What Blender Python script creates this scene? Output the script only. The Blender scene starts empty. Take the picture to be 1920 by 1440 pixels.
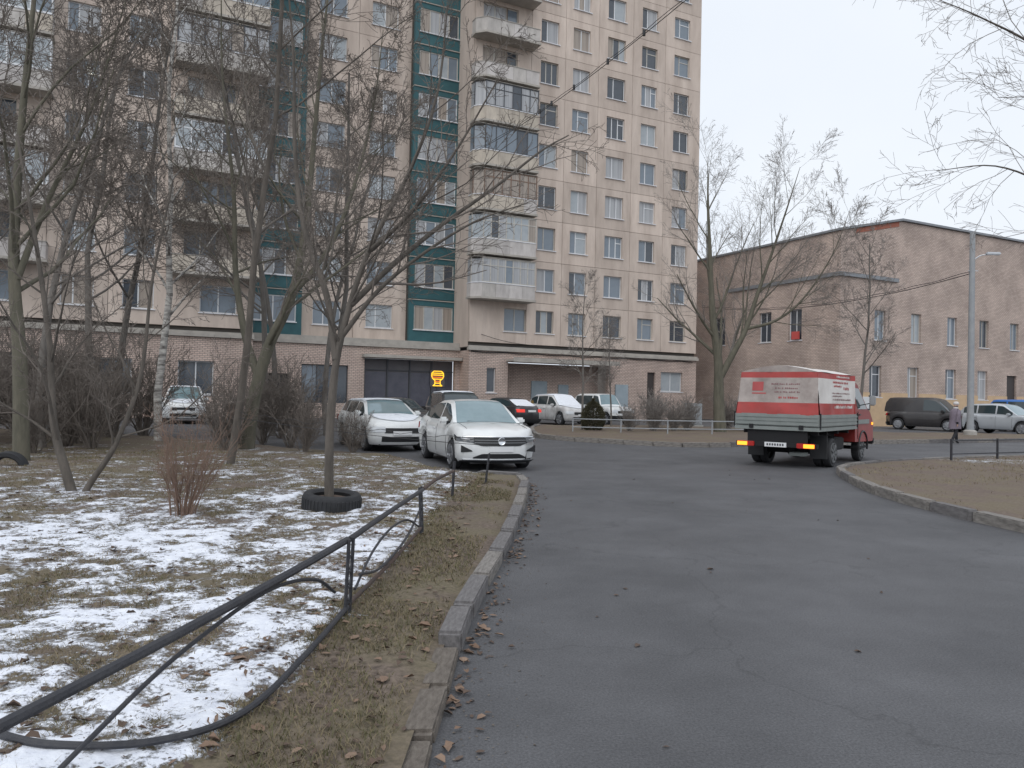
import bpy, bmesh, math, random
import numpy as np
from mathutils import Vector, Matrix, noise
from mathutils.geometry import delaunay_2d_cdt
random.seed(7); RNG = np.random.default_rng(7)
S = bpy.context.scene; COL = S.collection
rad = math.radians

# ------------------------------------------------------------------ camera, sky, sun, exposure
cam_d = bpy.data.cameras.new('camera'); cam = bpy.data.objects.new('camera', cam_d); COL.objects.link(cam)
cam_d.sensor_width = 36; cam_d.lens = 27.0; cam_d.clip_start = .05; cam_d.clip_end = 2000
cam.matrix_world = Matrix.Translation((0, 0, 1.6)) @ Matrix.Rotation(rad(90.84), 4, 'X') @ Matrix.Rotation(rad(1.2), 4, 'Z')
S.camera = cam
SUN_EL, SUN_AZ = 50, 202          # azimuth clockwise from +Y
w = bpy.data.worlds.new('World'); S.world = w; w.use_nodes = True
nt = w.node_tree; bg = nt.nodes['Background']
sky = nt.nodes.new('ShaderNodeTexSky'); sky.sky_type = 'NISHITA'; sky.sun_disc = False
sky.sun_elevation = rad(SUN_EL); sky.sun_rotation = rad(SUN_AZ); sky.dust_density = 4; sky.air_density = 1.0
hs = nt.nodes.new('ShaderNodeHueSaturation'); hs.inputs['Saturation'].default_value = .35
mx = nt.nodes.new('ShaderNodeMix'); mx.data_type = 'RGBA'; mx.inputs[0].default_value = .88
# an even overcast cloud deck with faint billows over the clear-sky model
tc = nt.nodes.new('ShaderNodeTexCoord'); cn = nt.nodes.new('ShaderNodeTexNoise'); cn.inputs['Scale'].default_value = 2.2; cn.inputs['Detail'].default_value = 4
cr = nt.nodes.new('ShaderNodeValToRGB'); cr.color_ramp.elements[0].position = .3; cr.color_ramp.elements[1].position = .75
cr.color_ramp.elements[0].color = (.88, .95, 1.06, 1); cr.color_ramp.elements[1].color = (1.02, 1.07, 1.13, 1)
vm = nt.nodes.new('ShaderNodeVectorMath'); vm.operation = 'SCALE'; vm.inputs['Scale'].default_value = 10.0
nt.links.new(tc.outputs['Generated'], cn.inputs['Vector']); nt.links.new(cn.outputs['Fac'], cr.inputs['Fac']); nt.links.new(cr.outputs['Color'], vm.inputs[0])
nt.links.new(sky.outputs[0], hs.inputs['Color']); nt.links.new(hs.outputs[0], mx.inputs[6]); nt.links.new(vm.outputs[0], mx.inputs[7])
nt.links.new(mx.outputs[2], bg.inputs['Color']); bg.inputs['Strength'].default_value = .1
sd = bpy.data.lights.new('sun', 'SUN'); sun = bpy.data.objects.new('sun', sd); COL.objects.link(sun)
sd.energy = 1.2; sd.angle = rad(75); sd.color = (1, .98, .96)
sun.rotation_euler = Vector((math.sin(rad(SUN_AZ)) * math.cos(rad(SUN_EL)), math.cos(rad(SUN_AZ)) * math.cos(rad(SUN_EL)), math.sin(rad(SUN_EL)))).to_track_quat('Z', 'Y').to_euler()
S.view_settings.view_transform = 'Standard'; S.view_settings.look = 'None'; S.view_settings.gamma = 1; S.view_settings.exposure = 0.0
S.view_settings.use_curve_mapping = False

# ------------------------------------------------------------------ materials
MATS = {}
def M(name, c1, c2=None, scale=4., rough=.8, bump=0., metal=0., detail=6., bscale=None, emit=None, estr=0., coat=0., rnd=0., spec=.5, stretch=None, world=False):
    """principled material: two colours mixed by noise, optional bump, optional per-object brightness jitter"""
    m = bpy.data.materials.new(name); m.use_nodes = True; t = m.node_tree; b = t.nodes['Principled BSDF']
    b.inputs['Roughness'].default_value = rough; b.inputs['Metallic'].default_value = metal; b.inputs['Specular IOR Level'].default_value = spec
    if coat: b.inputs['Coat Weight'].default_value = coat; b.inputs['Coat Roughness'].default_value = .06
    c1 = tuple(c1) + (1,)
    out = None
    if c2 is not None or bump:
        co = t.nodes.new('ShaderNodeNewGeometry' if world else 'ShaderNodeTexCoord'); vec = co.outputs['Position' if world else 'Object']
        if stretch:
            mp = t.nodes.new('ShaderNodeMapping'); mp.inputs['Scale'].default_value = stretch
            t.links.new(vec, mp.inputs['Vector']); vec = mp.outputs[0]
    if c2 is not None:
        n = t.nodes.new('ShaderNodeTexNoise'); n.inputs['Scale'].default_value = scale; n.inputs['Detail'].default_value = detail; n.inputs['Roughness'].default_value = .65
        t.links.new(vec, n.inputs['Vector'])
        r = t.nodes.new('ShaderNodeValToRGB'); r.color_ramp.elements[0].position = .32; r.color_ramp.elements[1].position = .68
        r.color_ramp.elements[0].color = c1; r.color_ramp.elements[1].color = tuple(c2) + (1,)
        t.links.new(n.outputs['Fac'], r.inputs['Fac']); out = r.outputs['Color']
    else: b.inputs['Base Color'].default_value = c1
    if rnd:
        oi = t.nodes.new('ShaderNodeObjectInfo'); mr = t.nodes.new('ShaderNodeMapRange'); mr.inputs['To Min'].default_value = 1 - rnd; mr.inputs['To Max'].default_value = 1 + rnd
        t.links.new(oi.outputs['Random'], mr.inputs['Value']); h = t.nodes.new('ShaderNodeHueSaturation')
        t.links.new(mr.outputs[0], h.inputs['Value'])
        if out: t.links.new(out, h.inputs['Color'])
        else: h.inputs['Color'].default_value = c1
        out = h.outputs[0]
    if out: t.links.new(out, b.inputs['Base Color'])
    if bump:
        n2 = t.nodes.new('ShaderNodeTexNoise'); n2.inputs['Scale'].default_value = bscale or scale * 6; n2.inputs['Detail'].default_value = 5
        t.links.new(vec, n2.inputs['Vector'])
        bp = t.nodes.new('ShaderNodeBump'); bp.inputs['Strength'].default_value = bump; bp.inputs['Distance'].default_value = .02
        t.links.new(n2.outputs['Fac'], bp.inputs['Height']); t.links.new(bp.outputs[0], b.inputs['Normal'])
    if emit: b.inputs['Emission Color'].default_value = tuple(emit) + (1,); b.inputs['Emission Strength'].default_value = estr
    MATS[name] = m; return m

def brick_mat(name, ca, cb, cm, bw=.26, bh=.085, mortar=.012, blotch=(.8, 1.1)):
    m = bpy.data.materials.new(name); m.use_nodes = True; t = m.node_tree; b = t.nodes['Principled BSDF']; b.inputs['Roughness'].default_value = .9
    co = t.nodes.new('ShaderNodeTexCoord'); sp = t.nodes.new('ShaderNodeSeparateXYZ'); cb_ = t.nodes.new('ShaderNodeCombineXYZ'); ad = t.nodes.new('ShaderNodeMath')
    t.links.new(co.outputs['Object'], sp.inputs[0]); t.links.new(sp.outputs[0], ad.inputs[0]); t.links.new(sp.outputs[1], ad.inputs[1])
    t.links.new(ad.outputs[0], cb_.inputs[0]); t.links.new(sp.outputs[2], cb_.inputs[1])
    br = t.nodes.new('ShaderNodeTexBrick'); br.inputs['Color1'].default_value = (*ca, 1); br.inputs['Color2'].default_value = (*cb, 1); br.inputs['Mortar'].default_value = (*cm, 1)
    br.inputs['Scale'].default_value = 1; br.inputs['Mortar Size'].default_value = mortar; br.inputs['Brick Width'].default_value = bw; br.inputs['Row Height'].default_value = bh; br.inputs['Bias'].default_value = -.1
    t.links.new(cb_.outputs[0], br.inputs['Vector'])
    n = t.nodes.new('ShaderNodeTexNoise'); n.inputs['Scale'].default_value = .55; n.inputs['Detail'].default_value = 7; t.links.new(co.outputs['Object'], n.inputs['Vector'])
    mr = t.nodes.new('ShaderNodeMapRange'); mr.inputs['From Min'].default_value = .3; mr.inputs['From Max'].default_value = .7; mr.inputs['To Min'].default_value = blotch[0]; mr.inputs['To Max'].default_value = blotch[1]
    t.links.new(n.outputs['Fac'], mr.inputs['Value'])
    h = t.nodes.new('ShaderNodeHueSaturation'); t.links.new(br.outputs['Color'], h.inputs['Color']); t.links.new(mr.outputs[0], h.inputs['Value'])
    t.links.new(h.outputs[0], b.inputs['Base Color'])
    bp = t.nodes.new('ShaderNodeBump'); bp.inputs['Strength'].default_value = .6; bp.inputs['Distance'].default_value = .02; bp.invert = True
    t.links.new(br.outputs['Fac'], bp.inputs['Height']); t.links.new(bp.outputs[0], b.inputs['Normal'])
    MATS[name] = m; return m

M('panel', (.47, .39, .335), (.64, .545, .475), 1.5, .92, .25, bscale=40, rnd=.09, world=True, stretch=(1, 1, .22), detail=9)
M('panel_plain', (.50, .42, .365), (.62, .53, .465), 1.5, .92, .25, bscale=40, world=True, stretch=(1, 1, .22), detail=9)
M('core', (.10, .09, .08), rough=.95)
brick_mat('brick_pink', (.66, .52, .45), (.56, .43, .37), (.28, .235, .21), bh=.1, mortar=.016)
brick_mat('brick_tan', (.61, .49, .425), (.50, .395, .34), (.32, .26, .23), bh=.1, mortar=.016, blotch=(.74, 1.15))
M('brick_red', (.30, .105, .075), (.38, .15, .10), 6, .9, .4)
M('plaster_ochre', (.62, .45, .28), (.52, .37, .24), 1.6, .9, .2)
M('cornice', (.33, .31, .28), (.45, .42, .38), 2, .9, .2)
M('roof_metal', (.22, .235, .255), (.28, .295, .315), 3, .55, metal=.3)
M('concrete', (.30, .29, .27), (.42, .40, .37), 3, .9, .4)
M('teal', (.022, .085, .10), (.032, .115, .13), 1.5, .6, rnd=.12)
M('white_frame', (.62, .64, .66), (.72, .73, .74), 5, .5)
M('old_frame', (.42, .40, .36), (.55, .53, .49), 5, .7)
M('brown_frame', (.16, .10, .07), (.22, .14, .10), 5, .7)
M('dark_frame', (.06, .065, .075), rough=.5)
M('sill_snow', (.80, .82, .86), (.62, .62, .64), 3, .8)
M('parapet_cream', (.57, .51, .43), (.38, .335, .285), 2.2, .9, .25, rnd=.10, world=True, stretch=(1, 1, .4))
M('parapet_grey', (.56, .53, .50), (.36, .34, .32), 2.2, .9, .25, rnd=.10, world=True, stretch=(1, 1, .4))
M('parapet_white', (.57, .54, .52), (.40, .375, .36), 2.2, .85, .2, rnd=.08, world=True, stretch=(1, 1, .4))
M('glass_dark', (.045, .055, .07), (.09, .105, .125), .8, .06, spec=.7)
M('glass_blue', (.15, .19, .235), (.22, .26, .30), .8, .08, spec=.7)
M('glass_pale', (.30, .34, .37), (.42, .45, .47), 1.0, .12, spec=.6)
M('curtain', (.46, .47, .48), (.27, .28, .30), 9, .35, stretch=(1, 1, .02), spec=.6)
M('curtain_warm', (.42, .36, .30), (.22, .19, .17), 9, .35, stretch=(1, 1, .02), spec=.6)
M('interior', (.05, .05, .055), rough=.9)
M('shop_dark', (.105, .10, .11), (.14, .133, .14), 1.5, .5)
M('shop_blue', (.06, .062, .085), (.10, .10, .125), 2, .2)
M('neon', (.9, .55, .05), emit=(1, .56, .03), estr=1.5, rough=.4)
M('neon_red', (.8, .2, .05), emit=(1, .22, .03), estr=.8, rough=.4)
M('tube_light', (1, 1, .9), emit=(1, .97, .8), estr=3.0)
M('door_blue', (.27, .33, .37), (.34, .40, .44), 2, .6)
M('door_dark', (.05, .042, .04), rough=.6)
M('asphalt', (.078, .079, .085), (.108, .109, .116), .7, .82, .6, detail=12, bscale=70)
M('kerb_stone', (.105, .10, .10), (.21, .20, .20), 7, .9, .5)
M('kerb_dirty', (.095, .08, .068), (.20, .175, .15), 6, .95, .6)
M('kerb_pale', (.30, .28, .26), (.13, .12, .11), 7, .9, .5)
M('snow', (.80, .83, .88), (.70, .73, .78), 8, .75, .4, bscale=40)
M('bark', (.075, .066, .057), (.14, .122, .105), 9, .95, .6, stretch=(1, 1, .25))
M('bark_green', (.085, .082, .062), (.15, .138, .105), 7, .95, .6, stretch=(1, 1, .25))
M('bark_grey', (.12, .11, .10), (.18, .165, .15), 9, .95, .6, stretch=(1, 1, .25))
M('birch', (.62, .60, .56), (.10, .09, .085), 5, .85, stretch=(.6, .6, 2.2), detail=3)
M('twig', (.135, .115, .10), (.19, .165, .145), 3, .95)
M('twig_red', (.16, .105, .08), (.24, .165, .125), 3, .95)
M('twig_grey', (.19, .172, .16), (.26, .235, .215), 3, .95)
M('needle', (.055, .055, .03), (.085, .075, .045), 6, .95)
M('rubber', (.018, .019, .022), (.03, .031, .034), 10, .75, .2)
M('fence_iron', (.022, .024, .032), (.045, .045, .05), 9, .55, .3)
M('fence_rust', (.10, .06, .045), (.05, .045, .045), 9, .8, .3)
M('leaf', (.15, .095, .065), (.27, .19, .14), 4, .9)
M('leaf_dark', (.07, .05, .04), (.13, .09, .068), 4, .9)
M('grass_dry', (.155, .125, .075), (.25, .205, .13), 1.5, .95)
M('grass_olive', (.085, .085, .04), (.135, .125, .065), 1.5, .95)
M('paint_white', (.78, .80, .80), (.66, .67, .67), 1.8, .28, coat=.7)
M('paint_dirtywhite', (.66, .67, .68), (.45, .44, .43), 3, .4, coat=.3)
M('paint_black', (.018, .018, .022), (.03, .03, .033), 2, .3, coat=.6)
M('paint_darkbrown', (.026, .024, .026), (.04, .036, .036), 2, .35, coat=.5)
M('paint_silver', (.50, .53, .56), rough=.3, metal=.35, coat=.5)
M('paint_blue', (.02, .13, .42), rough=.3, coat=.5)
M('paint_red', (.26, .03, .026), (.20, .026, .022), 3, .55, coat=.08, spec=.35)
M('car_glass', (.035, .05, .055), rough=.03, spec=.8)
M('car_glass_light', (.10, .17, .19), (.19, .275, .30), .7, .05, spec=1., coat=.5)
M('plastic_black', (.015, .016, .018), rough=.5)
M('chrome', (.75, .77, .8), rough=.18, metal=1.)
M('headlamp', (.02, .024, .03), rough=.08, coat=1., spec=.8)
M('lamp_clear', (.6, .63, .66), rough=.15, coat=.8)
M('tail_red', (.42, .015, .012), rough=.25, coat=.7)
M('tail_red_lit', (.6, .03, .02), rough=.3, emit=(1, .05, .03), estr=.5)
M('amber_lit', (.9, .4, .05), rough=.3, emit=(1, .34, .02), estr=1.7)
M('plate', (.72, .73, .74), rough=.5)
M('plate_mark', (.05, .05, .06), rough=.6)
M('rim', (.42, .43, .45), rough=.35, metal=.8)
M('rim_dark', (.10, .105, .11), (.16, .165, .17), 6, .6)
M('chassis', (.012, .012, .014), rough=.8)
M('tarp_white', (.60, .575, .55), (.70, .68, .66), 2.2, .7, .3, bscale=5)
M('tarp_dull_shaded', (.24, .20, .185), (.47, .415, .385), 1.7, .7, .3, bscale=5)  # faded, stained white tarpaulin with the rear panel's shade put into its colour
M('tarp_red', (.44, .06, .055), (.33, .065, .06), 2.6, .65, .3, bscale=5)
M('tarp_print', (.42, .085, .085), rough=.7)
M('tarp_text', (.25, .135, .14), rough=.7)
M('tarp_paler', (.75, .72, .70), rough=.7)
M('bed_grey', (.20, .225, .215), (.25, .27, .26), 3, .55)
M('coat_mauve', (.16, .135, .165), (.21, .175, .21), 8, .95)
M('hat_pale', (.55, .53, .52), rough=.95)
M('skin', (.50, .33, .26), rough=.6)
M('trousers', (.02, .02, .024), rough=.9)
M('pole', (.27, .29, .31), (.34, .355, .37), 3, .8, .2)
M('lamp_metal', (.55, .57, .6), rough=.4, metal=.4)
M('cable', (.03, .03, .032), rough=.7)
M('box_grey', (.26, .28, .29), (.33, .34, .35), 3, .7)
M('board_white', (.66, .67, .68), rough=.6)
M('flag_red', (.55, .09, .08), rough=.8)

# ------------------------------------------------------------------ small builders
def tag(o, label=None, cat=None, group=None, kind=None):
    if label: o['label'] = label
    if cat: o['category'] = cat
    if group: o['group'] = group
    if kind: o['kind'] = kind
    return o
def empty(name, loc=(0, 0, 0), rz=0., parent=None):
    o = bpy.data.objects.new(name, None); COL.objects.link(o); o.location = loc; o.rotation_euler = (0, 0, rz); o.empty_display_size = .2
    if parent: o.parent = parent
    return o
def mobj(name, me, mat=None, parent=None, loc=None, rot=None, scale=None):
    o = bpy.data.objects.new(name, me); COL.objects.link(o)
    if parent: o.parent = parent
    if loc is not None: o.location = loc
    if rot is not None: o.rotation_euler = rot
    if scale is not None: o.scale = scale
    if mat:
        if len(me.materials) == 0: me.materials.append(MATS[mat])
        elif me.materials[0] is not MATS[mat]:
            o.material_slots[0].link = 'OBJECT'; o.material_slots[0].material = MATS[mat]
    return o
class MB:
    """collects boxes, tubes, lathes and quads into one mesh"""
    def __init__(s): s.v = []; s.f = []
    def add(s, vs, fs):
        n = len(s.v); s.v += [tuple(p) for p in vs]; s.f += [tuple(i + n for i in f) for f in fs]; return s
    def box(s, x0, x1, y0, y1, z0, z1, bev=0.):
        if bev <= 0:
            return s.add([(x0, y0, z0), (x1, y0, z0), (x1, y1, z0), (x0, y1, z0), (x0, y0, z1), (x1, y0, z1), (x1, y1, z1), (x0, y1, z1)],
                         [(3, 2, 1, 0), (4, 5, 6, 7), (0, 1, 5, 4), (1, 2, 6, 5), (2, 3, 7, 6), (3, 0, 4, 7)])
        bm = bmesh.new(); bmesh.ops.create_cube(bm, size=1)
        for v in bm.verts: v.co = Vector(((x0 + x1) / 2 + v.co.x * (x1 - x0), (y0 + y1) / 2 + v.co.y * (y1 - y0), (z0 + z1) / 2 + v.co.z * (z1 - z0)))
        bmesh.ops.bevel(bm, geom=bm.edges[:], offset=bev, segments=2, affect='EDGES')
        bm.verts.index_update(); s.add([v.co[:] for v in bm.verts], [[v.index for v in f.verts] for f in bm.faces]); bm.free(); return s
    def tube(s, pts, r, k=8, closed=False, caps=True):
        pts = [Vector(p) for p in pts]; n = len(pts); rs = r if hasattr(r, '__len__') else [r] * n
        vs = []; up = None
        for i in range(n):
            a = pts[i - 1] if (i > 0 or closed) else pts[i]; b = pts[(i + 1) % n] if (i < n - 1 or closed) else pts[i]
            t = (b - a).normalized()
            if up is None: up = Vector((0, 0, 1)) if abs(t.z) < .9 else Vector((1, 0, 0))
            x = t.cross(up).normalized(); y = x.cross(t); up = y
            for j in range(k):
                q = 2 * math.pi * j / k; vs.append(pts[i] + (x * math.cos(q) + y * math.sin(q)) * rs[i])
        fs = []
        for i in range(n if closed else n - 1):
            for j in range(k):
                fs.append((i * k + j, i * k + (j + 1) % k, ((i + 1) % n) * k + (j + 1) % k, ((i + 1) % n) * k + j))
        if caps and not closed: fs += [tuple(range(k))[::-1], tuple((n - 1) * k + j for j in range(k))]
        return s.add(vs, fs)
    def lathe(s, prof, k=24, axis='z', c=(0, 0, 0)):
        n = len(prof); vs = []
        for j in range(k):
            q = 2 * math.pi * j / k
            for r, h in prof:
                a, b = r * math.cos(q), r * math.sin(q)
                p = (a, b, h) if axis == 'z' else ((a, h, b) if axis == 'y' else (h, a, b))
                vs.append((p[0] + c[0], p[1] + c[1], p[2] + c[2]))
        fs = [(j * n + i, ((j + 1) % k) * n + i, ((j + 1) % k) * n + i + 1, j * n + i + 1) for j in range(k) for i in range(n - 1)]
        return s.add(vs, fs)
    def prism(s, poly, y0, y1):           # polygon in (x, z), extruded in y
        n = len(poly); vs = [(x, y0, z) for x, z in poly] + [(x, y1, z) for x, z in poly]
        return s.add(vs, [tuple(range(n)), tuple(range(n, 2 * n))[::-1]] + [(i, i + n, (i + 1) % n + n, (i + 1) % n) for i in range(n)])
    def mesh(s, name, mat=None, smooth=False):
        me = bpy.data.meshes.new(name); me.from_pydata(s.v, [], s.f)
        bm = bmesh.new(); bm.from_mesh(me); bmesh.ops.recalc_face_normals(bm, faces=bm.faces[:]); bm.to_mesh(me); bm.free()
        if mat: me.materials.append(MATS[mat])
        if smooth:
            me.polygons.foreach_set('use_smooth', [True] * len(me.polygons)); me.set_sharp_from_angle(angle=rad(smooth if smooth > 1 else 40))
        me.update(); return me
    def obj(s, name, mat, parent=None, loc=None, rot=None, smooth=False):
        return mobj(name, s.mesh(name, mat, smooth), mat, parent, loc, rot)
def np_mesh(name, V, Fq, mat, smooth=True, tri=False):
    me = bpy.data.meshes.new(name); k = 3 if tri else 4
    V = np.asarray(V, np.float32); Fq = np.asarray(Fq, np.int32)
    me.vertices.add(len(V)); me.vertices.foreach_set('co', V.ravel())
    me.loops.add(Fq.size); me.loops.foreach_set('vertex_index', Fq.ravel())
    me.polygons.add(len(Fq)); me.polygons.foreach_set('loop_start', np.arange(0, Fq.size, k, dtype=np.int32))
    if smooth: me.polygons.foreach_set('use_smooth', np.ones(len(Fq), bool))
    me.update(calc_edges=True); me.materials.append(MATS[mat]); return me
def catmull(P, n=8):
    P = [np.array(p, float) for p in P]; Q = [2 * P[0] - P[1]] + P + [2 * P[-1] - P[-2]]; out = []
    for i in range(1, len(Q) - 2):
        for t in np.linspace(0, 1, n, endpoint=False):
            a, b, c, d = Q[i - 1:i + 3]
            out.append(.5 * ((2 * b) + (c - a) * t + (2 * a - 5 * b + 4 * c - d) * t * t + (3 * b - a - 3 * c + d) * t ** 3))
    out.append(P[-1]); return [tuple(p) for p in out]
def inside(x, y, poly):
    c = False; n = len(poly); j = n - 1
    for i in range(n):
        xi, yi = poly[i]; xj, yj = poly[j]
        if (yi > y) != (yj > y) and x < (xj - xi) * (y - yi) / (yj - yi) + xi: c = not c
        j = i
    return c
def fbm(x, y, s, o=4):
    return noise.fractal(Vector((x * s, y * s, 3.7)), 1.0, 2.0, o)

# ------------------------------------------------------------------ ground, road, islands
g = MB(); g.add([(-600, -300, -.03), (600, -300, -.03), (600, 900, -.03), (-600, 900, -.03)], [(0, 1, 2, 3)])
M('far_ground', (.12, .10, .075), (.18, .16, .13), .3, .95, .3)
tag(g.obj('ground', 'far_ground'), kind='structure')
def asphalt_material():
    m = MATS['asphalt']; t = m.node_tree; b = t.nodes['Principled BSDF']; co = t.nodes.new('ShaderNodeTexCoord')
    n = t.nodes.new('ShaderNodeTexNoise'); n.inputs['Scale'].default_value = .22; n.inputs['Detail'].default_value = 5
    mr = t.nodes.new('ShaderNodeMapRange'); mr.inputs['From Min'].default_value = .3; mr.inputs['From Max'].default_value = .7; mr.inputs['To Min'].default_value = .6; mr.inputs['To Max'].default_value = .88
    t.links.new(co.outputs['Object'], n.inputs['Vector']); t.links.new(n.outputs['Fac'], mr.inputs['Value']); t.links.new(mr.outputs[0], b.inputs['Roughness'])
    # speckle of stone chips and thin cracks
    old = b.inputs['Base Color'].links[0].from_socket
    v = t.nodes.new('ShaderNodeTexVoronoi'); v.feature = 'DISTANCE_TO_EDGE'; v.inputs['Scale'].default_value = .33
    nz = t.nodes.new('ShaderNodeTexNoise'); nz.inputs['Scale'].default_value = 1.2; nz.inputs['Detail'].default_value = 6
    ad = t.nodes.new('ShaderNodeVectorMath'); ad.operation = 'MULTIPLY_ADD'; ad.inputs[1].default_value = (1.6, 1.6, 1.6)
    t.links.new(co.outputs['Object'], nz.inputs['Vector']); t.links.new(nz.outputs['Color'], ad.inputs[0]); t.links.new(co.outputs['Object'], ad.inputs[2]); t.links.new(ad.outputs[0], v.inputs['Vector'])
    cr = t.nodes.new('ShaderNodeMapRange'); cr.inputs['From Min'].default_value = 0; cr.inputs['From Max'].default_value = .008; cr.inputs['To Min'].default_value = .78; cr.inputs['To Max'].default_value = 1
    t.links.new(v.outputs['Distance'], cr.inputs['Value'])
    sp = t.nodes.new('ShaderNodeTexNoise'); sp.inputs['Scale'].default_value = 75; sp.inputs['Detail'].default_value = 5; sp.inputs['Roughness'].default_value = .8
    sr = t.nodes.new('ShaderNodeMapRange'); sr.inputs['From Min'].default_value = .3; sr.inputs['From Max'].default_value = .7; sr.inputs['To Min'].default_value = .45; sr.inputs['To Max'].default_value = 1.55
    t.links.new(co.outputs['Object'], sp.inputs['Vector']); t.links.new(sp.outputs['Fac'], sr.inputs['Value'])
    mu = t.nodes.new('ShaderNodeMath'); mu.operation = 'MULTIPLY'; t.links.new(cr.outputs[0], mu.inputs[0]); t.links.new(sr.outputs[0], mu.inputs[1])
    # oil and damp stains, dusty worn tracks
    st = t.nodes.new('ShaderNodeTexNoise'); st.inputs['Scale'].default_value = .55; st.inputs['Detail'].default_value = 8; st.inputs['Roughness'].default_value = .7; t.links.new(co.outputs['Object'], st.inputs['Vector'])
    sx = t.nodes.new('ShaderNodeMapRange'); sx.inputs['From Min'].default_value = .34; sx.inputs['From Max'].default_value = .62; sx.inputs['To Min'].default_value = .80; sx.inputs['To Max'].default_value = 1.08; t.links.new(st.outputs['Fac'], sx.inputs['Value'])
    m3 = t.nodes.new('ShaderNodeMath'); m3.operation = 'MULTIPLY'; t.links.new(mu.outputs[0], m3.inputs[0]); t.links.new(sx.outputs[0], m3.inputs[1]); mu = m3
    h = t.nodes.new('ShaderNodeHueSaturation'); t.links.new(old, h.inputs['Color']); t.links.new(mu.outputs[0], h.inputs['Value']); t.links.new(h.outputs[0], b.inputs['Base Color'])
asphalt_material()
r = MB(); r.add([(-60, -12, 0), (90, -12, 0), (90, 110, 0), (-60, 110, 0)], [(0, 1, 2, 3)])
tag(r.obj('road', 'asphalt'), kind='structure')

def soil_material(name, earth_a, earth_b, grass_a, grass_b):
    m = bpy.data.materials.new(name); m.use_nodes = True; t = m.node_tree; b = t.nodes['Principled BSDF']; b.inputs['Roughness'].default_value = .92
    co = t.nodes.new('ShaderNodeTexCoord'); at = t.nodes.new('ShaderNodeAttribute'); at.attribute_name = 'snow'
    def nz(s, d=8, rg=.65):
        n = t.nodes.new('ShaderNodeTexNoise'); n.inputs['Scale'].default_value = s; n.inputs['Detail'].default_value = d; n.inputs['Roughness'].default_value = rg; t.links.new(co.outputs['Object'], n.inputs['Vector']); return n.outputs['Fac']
    def ramp(f, a, c, p0=.35, p1=.65):
        r_ = t.nodes.new('ShaderNodeValToRGB'); r_.color_ramp.elements[0].position = p0; r_.color_ramp.elements[1].position = p1; r_.color_ramp.elements[0].color = (*a, 1); r_.color_ramp.elements[1].color = (*c, 1); t.links.new(f, r_.inputs['Fac']); return r_.outputs[0]
    def mix(f, a, c):
        x = t.nodes.new('ShaderNodeMix'); x.data_type = 'RGBA'; t.links.new(f, x.inputs[0]); t.links.new(a, x.inputs[6]); t.links.new(c, x.inputs[7]); return x.outputs[2]
    fine = nz(22, 6); earth = ramp(fine, earth_a, earth_b); grass = ramp(nz(30, 5), grass_a, grass_b)
    gm = t.nodes.new('ShaderNodeMapRange'); gm.inputs['From Min'].default_value = .42; gm.inputs['From Max'].default_value = .58; t.links.new(nz(1.1, 6), gm.inputs['Value'])
    base = mix(gm.outputs[0], earth, grass)
    # snow lies where the attribute says, broken up by the stubble poking through
    f0 = t.nodes.new('ShaderNodeMath'); f0.operation = 'MULTIPLY_ADD'; f0.inputs[1].default_value = .7; t.links.new(nz(30, 5, .7), f0.inputs[0]); t.links.new(nz(6.5, 9, .75), f0.inputs[2])
    f1 = t.nodes.new('ShaderNodeMath'); f1.operation = 'MULTIPLY_ADD'; f1.inputs[1].default_value = 1.0; f1.inputs[2].default_value = -.85; t.links.new(f0.outputs[0], f1.inputs[0])
    f2 = t.nodes.new('ShaderNodeMath'); f2.operation = 'ADD'; t.links.new(f1.outputs[0], f2.inputs[0]); t.links.new(at.outputs['Fac'], f2.inputs[1])
    sm = t.nodes.new('ShaderNodeMapRange'); sm.inputs['From Min'].default_value = .45; sm.inputs['From Max'].default_value = .57; t.links.new(f2.outputs[0], sm.inputs['Value'])
    sc = ramp(nz(14, 4), (.68, .71, .79), (.82, .85, .91))
    t.links.new(mix(sm.outputs[0], base, sc), b.inputs['Base Color'])
    bp = t.nodes.new('ShaderNodeBump'); bp.inputs['Strength'].default_value = .7; bp.inputs['Distance'].default_value = .03
    hh = t.nodes.new('ShaderNodeMath'); hh.operation = 'MULTIPLY_ADD'; hh.inputs[1].default_value = .6; t.links.new(fine, hh.inputs[0]); t.links.new(sm.outputs[0], hh.inputs[2])
    t.links.new(hh.outputs[0], bp.inputs['Height']); t.links.new(bp.outputs[0], b.inputs['Normal']); MATS[name] = m
soil_material('garden_soil', (.075, .057, .045), (.19, .148, .118), (.10, .086, .054), (.18, .148, .10))
soil_material('island_soil', (.095, .07, .055), (.18, .135, .11), (.115, .092, .06), (.18, .145, .10))

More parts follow.
